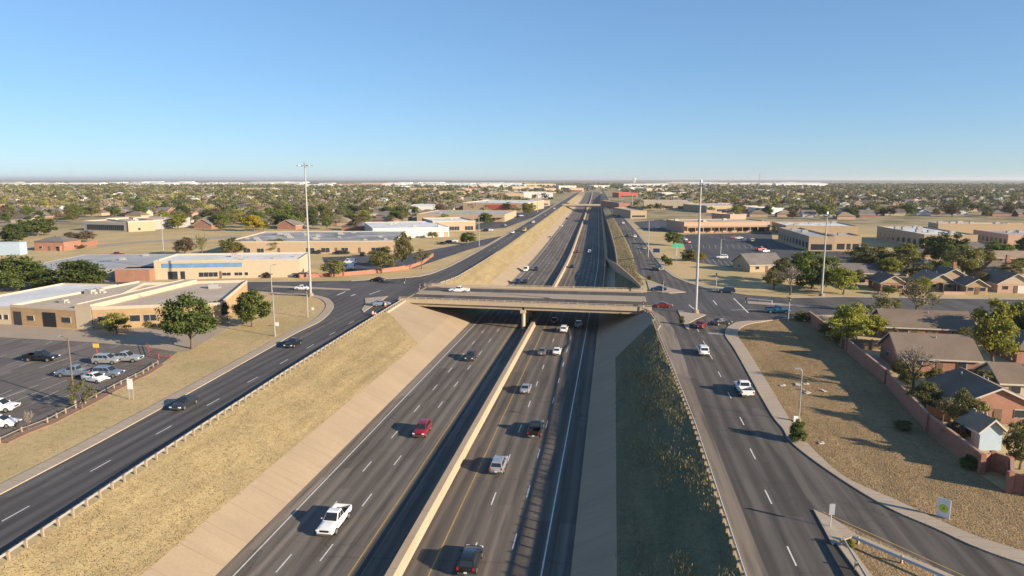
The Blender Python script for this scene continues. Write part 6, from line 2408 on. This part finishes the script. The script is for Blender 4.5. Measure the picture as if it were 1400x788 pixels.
def place(px):
    if px < 60:
        return "behind the pale blue shed"
    if px < 215:
        return "behind the tan school"
    if px < 345:
        return "behind the dry field"
    if px < 425:
        return "behind the bright yellow tree"
    if px < 510:
        return "behind the patchy shopping row"
    if px < 592:
        return "behind the white metal shop"
    if px < 640:
        return "behind the peach shop"
    if px < 838:
        return "left of the far freeway"
    if px < 955:
        return "right of the far freeway"
    if px < 1050:
        return "behind the strip mall"
    if px < 1180:
        return "behind the office with the shaded side"
    if px < 1290:
        return "behind the wide white roofed office"
    return "behind the right edge blocks"


def row(py):
    return "front rows" if py > 290 else ("middle rows" if py > 276 else "back rows")


# house templates: wall and roof only at this distance
HT = []
for k, (w, d, kind, front, wl, rf) in enumerate(((15, 11, "hip", "x", M_tan, M_shb), (13, 12, "gable", "y", M_brick, M_shg), (17, 11, "gable", "x", M_cream, M_shd), (14, 12, "hip", "x", M_pink, M_sht), (12, 11, "gable", "y", M_whitew, M_shg), (16, 12, "hip", "x", M_brick, M_shg))):
    r = house("template", 0, 0, w, d, 0, kind, wl, rf, front=front, fine=False, name="house")
    HT.append((r, ("brown hipped tan", "grey gabled red brick", "dark roofed cream", "tan roofed pink", "grey gabled white", "grey hipped red brick")[k]))
spots = []
y = 330.0
while y < 2300:
    x = -1700
    while x < 1700:
        xx, yy2 = x + rs.uniform(-3, 3), y + rs.choice((0, 31)) + rs.uniform(-3, 3)
        px, py, dep = proj(xx, yy2)
        if -60 < px < 1460 and not (640 < px < 960 and py > 266) and py < bound(px) - .6 and clear_of_roads(xx, yy2) and free(xx, yy2, 4) and rs.random() < .95:
            spots.append((dep, xx, yy2, px, py))
        x += 21
    y += 68 if y < 900 else 76
spots.sort()
for i, (dep, x, y, px, py) in enumerate(spots[:215]):
    k = rs.randrange(6)
    src, adj = HT[k]
    h = copy_tree(src)
    h.location = (x, y, 0)
    h.rotation_euler = (0, 0, rs.choice((0, 0, math.pi, math.pi / 2)) + rs.uniform(-.05, .05))
    h["label"] = f"{adj} house {place(px)}, {row(py)}"
    h["group"] = f"houses {place(px)}"
for r, _ in HT:
    for c in list(r.children_recursive) + [r]:
        bpy.data.objects.remove(c)


def box_roof_mass(spots):
    V, F, T = [], [], []
    wc = [(.45, .36, .26), (.30, .15, .10), (.55, .48, .38), (.5, .35, .27), (.62, .60, .56), (.26, .14, .10)]
    rc = [(.24, .185, .14), (.22, .20, .18), (.16, .145, .135), (.34, .27, .21), (.55, .52, .48), (.30, .24, .20), (.62, .58, .53)]
    for dep, x, y, px, py in spots:
        w, d, h, ri = rs.uniform(11, 17), rs.uniform(9, 12), 2.8, rs.uniform(1.8, 2.8)
        a = rs.choice((0, math.pi / 2)) + rs.uniform(-.08, .08)
        cs, sn = math.cos(a), math.sin(a)
        b = len(V)
        for px_, py_, z in ((-w, -d, 0), (w, -d, 0), (w, d, 0), (-w, d, 0), (-w, -d, h), (w, -d, h), (w, d, h), (-w, d, h), (-w * .55, 0, h + ri), (w * .55, 0, h + ri)):
            X, Y = px_ / 2, py_ / 2
            V.append((x + X * cs - Y * sn, y + X * sn + Y * cs, z))
        cw, cr = rs.choice(wc), rs.choice(rc)
        T += [cw] * 4
        F += [(b, b + 1, b + 5, b + 4), (b + 1, b + 2, b + 6, b + 5), (b + 2, b + 3, b + 7, b + 6), (b + 3, b, b + 4, b + 7), (b + 4, b + 5, b + 9, b + 8), (b + 6, b + 7, b + 8, b + 9), (b + 5, b + 6, b + 9), (b + 7, b + 4, b + 8)]
        T += [cr] * 4
    me = bpy.data.meshes.new("suburb_house_mass")
    me.from_pydata(V, [], F)
    at_ = me.attributes.new("tint", 'FLOAT_COLOR', 'FACE')
    at_.data.foreach_set("color", np.array([(*c, 1) for c in T], dtype=np.float32).ravel())
    me.materials.append(M_tinth)
    return tag(link_mesh("suburb_house_mass", me), "far suburb roofs reading as one mass under the trees", None, None, "stuff")


box_roof_mass(spots[215:])

def in_poly(x, y, poly):
    c = False
    n = len(poly)
    for i in range(n):
        x0, y0 = poly[i]
        x1, y1 = poly[i - 1]
        if (y0 > y) != (y1 > y) and x < (x1 - x0) * (y - y0) / (y1 - y0) + x0:
            c = not c
    return c


# individual trees nearest to us, then one mass of treetops out to the plain
cand = []


def dens(y):
    return 1.0


yy_ = 320.0
while yy_ < 4300:
    st = 15.5 if yy_ < 900 else (19 if yy_ < 1800 else 26)
    half = yy_ * .86 + 120
    x = -half - 0.15 * yy_
    while x < half * .85:
        xx, y2 = x + rs.uniform(-.5, .5) * st, yy_ + rs.uniform(-.5, .5) * st
        px, py, dep = proj(xx, y2)
        x += st
        lim = bound(px)
        if 850 < px < 965:
            lim = 297
        elif 560 < px < 770:
            lim = 303
        if not (-220 < px < 1640) or py > lim - .3:
            continue
        off = xx - bend(y2)
        if (-68 < off < 27 and y2 < 1790) or (845 < y2 < 935 and abs(y2 - (868 + .0286 * xx)) < 22) or not free(xx, y2, 1):
            continue
        if in_poly(xx, y2, lotR) or in_poly(xx, y2, lotM):
            continue
        p = .50 if rs.random() < .8 else .75
        if 633 < px < 965:
            p = .30
        if py > bound(px):
            p = .26
        if py < 256:
            p = .45 if px > 700 else .3
        if rs.random() > p:
            continue
        cand.append((dep, xx, y2, px, py))
    yy_ += st
cand.sort()
kinds = ["oak", "oak2", "green", "green2", "olive", "olive2", "olive", "ygreen2", "brown", "bareleaf"]
adjs = {"oak": "dark green", "oak2": "dark green", "green": "mid green", "green2": "mid green", "olive": "olive", "olive2": "olive", "ygreen2": "yellow green", "brown": "dull brown", "bareleaf": "half bare grey", "yellow": "bright yellow"}
NI = 205
for dep, x, y, px, py in cand[:NI]:
    k = rs.choice(kinds)
    h = rs.uniform(6.0, 12.0)
    w = h * rs.uniform(1.0, 1.45)
    size = "small" if h < 8.5 else ("mid-sized" if h < 10.2 else "tall")
    tree(0, 0, 0, 0, k, f"{size} {adjs[k]} tree {place(px)}, {row(py)}", f"suburb trees {place(px)}", xy=(x, y), h=h, w=w)


def treetop_mass(cands):
    rng = np.random.default_rng(5)
    tint = np.array([(.070, .080, .030), (.085, .100, .036), (.120, .130, .045), (.150, .142, .058), (.19, .17, .07), (.22, .20, .05), (.15, .115, .075), (.080, .090, .038), (.25, .20, .14)])
    Vs, Cs, cnt = [], [], 0
    TV, TF = [], []
    for dep, x, y, px, py in cands:
        k = 240 if dep < 800 else (130 if dep < 1300 else (64 if dep < 2300 else 22))
        ls = (.50 if dep < 800 else (.72 if dep < 1300 else (1.1 if dep < 2300 else 2.0)))
        h = rng.uniform(4.8, 12.0)
        w = h * rng.uniform(.50, .78)
        nc = 9
        cc = rng.normal(0, 1, (nc, 3))
        cc /= np.linalg.norm(cc, axis=1)[:, None]
        cc[:, 2] = np.abs(cc[:, 2]) * 1.1 - .35
        cc = cc * rng.uniform(.45, .95, (nc, 1)) * np.array([w, w, h * .36]) + np.array([0, 0, h * .6])
        P = cc[rng.integers(0, nc, k)] + rng.normal(0, 1, (k, 3)) * np.array([w * .2, w * .2, h * .085])
        nrm = P - np.array([0, 0, h * .5])
        nrm /= np.linalg.norm(nrm, axis=1)[:, None] + 1e-6
        nrm = nrm * .8 + rng.normal(0, .6, (k, 3)) + np.array([0, 0, .3])
        nrm /= np.linalg.norm(nrm, axis=1)[:, None]
        t = np.cross(nrm, rng.normal(0, 1, (k, 3)))
        t /= np.linalg.norm(t, axis=1)[:, None] + 1e-6
        b = np.cross(nrm, t)
        P = P + np.array([x, y, 0])
        s = rng.uniform(.7, 1.3, (k, 1)) * ls
        Vs.append(np.stack([P - t * s - b * s * .7, P + t * s - b * s * .7, P + t * s * .8 + b * s * .7, P - t * s * .8 + b * s * .7], 1).reshape(-1, 3))
        c = tint[rng.integers(0, len(tint))] * rng.uniform(.75, 1.25)
        Cs.append(np.clip(c[None, :] * rng.uniform(.84, 1.16, (k, 1)), 0, 1))
        cnt += k
    V = np.concatenate(Vs)
    me = bpy.data.meshes.new("treetop_mass")
    quads(me, V, cnt)
    C = np.concatenate(Cs)
    C = np.concatenate([C, np.ones((cnt, 1))], 1).astype(np.float32)
    a = me.attributes.new("tint", 'FLOAT_COLOR', 'FACE')
    a.data.foreach_set("color", C.ravel())
    me.materials.append(M_tint)
    return tag(link_mesh("treetop_mass", me), "far suburb treetops reading as one olive and green mass", None, None, "stuff")


treetop_mass(cand[NI:])


# ------------------------------------------------------------------ grass tufts that catch the light
def tufts(name, pts, mat, label, hmin=.25, hmax=.6, blades=5, width=.10, spread=.22):
    rng = np.random.default_rng(len(pts))
    P = np.repeat(np.array(pts), blades, axis=0)
    n = len(P)
    P[:, :2] += rng.normal(0, spread, (n, 2))
    a = rng.uniform(0, 2 * math.pi, n)
    d = np.stack([np.cos(a), np.sin(a), np.zeros(n)], 1)
    h = rng.uniform(hmin, hmax, (n, 1))
    lean = np.stack([rng.normal(0, .35, n), rng.normal(0, .35, n), np.ones(n)], 1) * h
    w = width * rng.uniform(.6, 1.4, (n, 1))
    V = np.stack([P - d * w, P + d * w, P + lean + d * w * .35, P + lean - d * w * .35], 1).reshape(-1, 3)
    me = bpy.data.meshes.new(name)
    quads(me, V, n)
    me.materials.append(mat)
    return tag(link_mesh(name, me), label, None, None, "stuff")


pts = []
while len(pts) < 9000:
    y = 40 + 122 * rs.random() ** 1.3
    t = rs.random()
    if y > 147 and t < (y - 147) / 15:
        continue
    xl, xr_ = lip_l(y), -43.2
    pts.append((xr_ + (xl - xr_) * t, y, -4.29 * (1 - t)))
tufts("bank_grass_tuft", pts, L_tuft, "tufts of golden grass on the sunlit bank", .03, .11, 4, .04, .3)
pts = []
while len(pts) < 4400:
    y = 45 + 112 * rs.random() ** 1.2
    t = min(.97, max(.02, rs.gauss(.62, .22)))
    if y > 141 and t < (y - 141) / 17:
        continue
    k = math.sin(y * .35 + t * 7) * .5 + math.sin(y * .11 + 2) * .5 + rs.gauss(0, .9)
    if k < .1 or math.sin(y * .21 + t * 4 + 1) + math.sin(y * .07) + .8 * math.sin(t * 19 + y * .05) < -.6:
        continue
    xr_ = lip_r(y)
    pts.append((1.1 + (xr_ - 1.1) * t, y, -4.29 * (1 - t)))
tufts("bank_grass_tuft", pts, L_tuftp, "tall pale grass tufts catching the sun on the shaded bank", .14, .48, 3, .035, .35)
pts = []
while len(pts) < 4500:
    y = 215 + 420 * rs.random() ** 1.5
    xa = xr(y) + .3 if y > 290 else interp([(214, 8.9), (273, 2.2), (290, 2.1)], y)
    xb = lip_r(y)
    t = rs.random()
    za = -1.3 if y > 273 else interp([(214, 0), (273, -1.25)], y)
    pts.append((xa + (xb - xa) * t, y, za * (1 - t) - .03))
tufts("bank_grass_tuft", pts, L_tuft, "pale dry grass along the strip beside the far frontage road", .15, .4, 4, .10, .3)


pts = []
while len(pts) < 13000:
    x, y = rs.uniform(24, 92), rs.uniform(40, 160)
    if in_poly(x, y, lotgrass) and proj(x, y)[0] < 1440:
        pts.append((x, y, 0))
tufts("lot_grass_tuft", pts, L_tuftb, "clumps of dry brown grass on the empty lot", .03, .10, 4, .035, .45)
kdense = densify(lf_kerb[8:], 1.5)
pts = []
while len(pts) < 8000:
    x, y = rs.uniform(-110, -63), rs.uniform(55, 180)
    px, py, _ = proj(x, y)
    if -20 < px < 460 and not in_poly(x, y, lotL) and not in_poly(x, y, apron) and min((x - q[0]) ** 2 + (y - q[1]) ** 2 for q in kdense) > 5.5 and x < -62 and free(x, y):
        pts.append((x, y, 0))
tufts("verge_grass_tuft", pts, L_tuftb, "short dry grass on the verge between lot and road", .02, .07, 4, .035, .5)
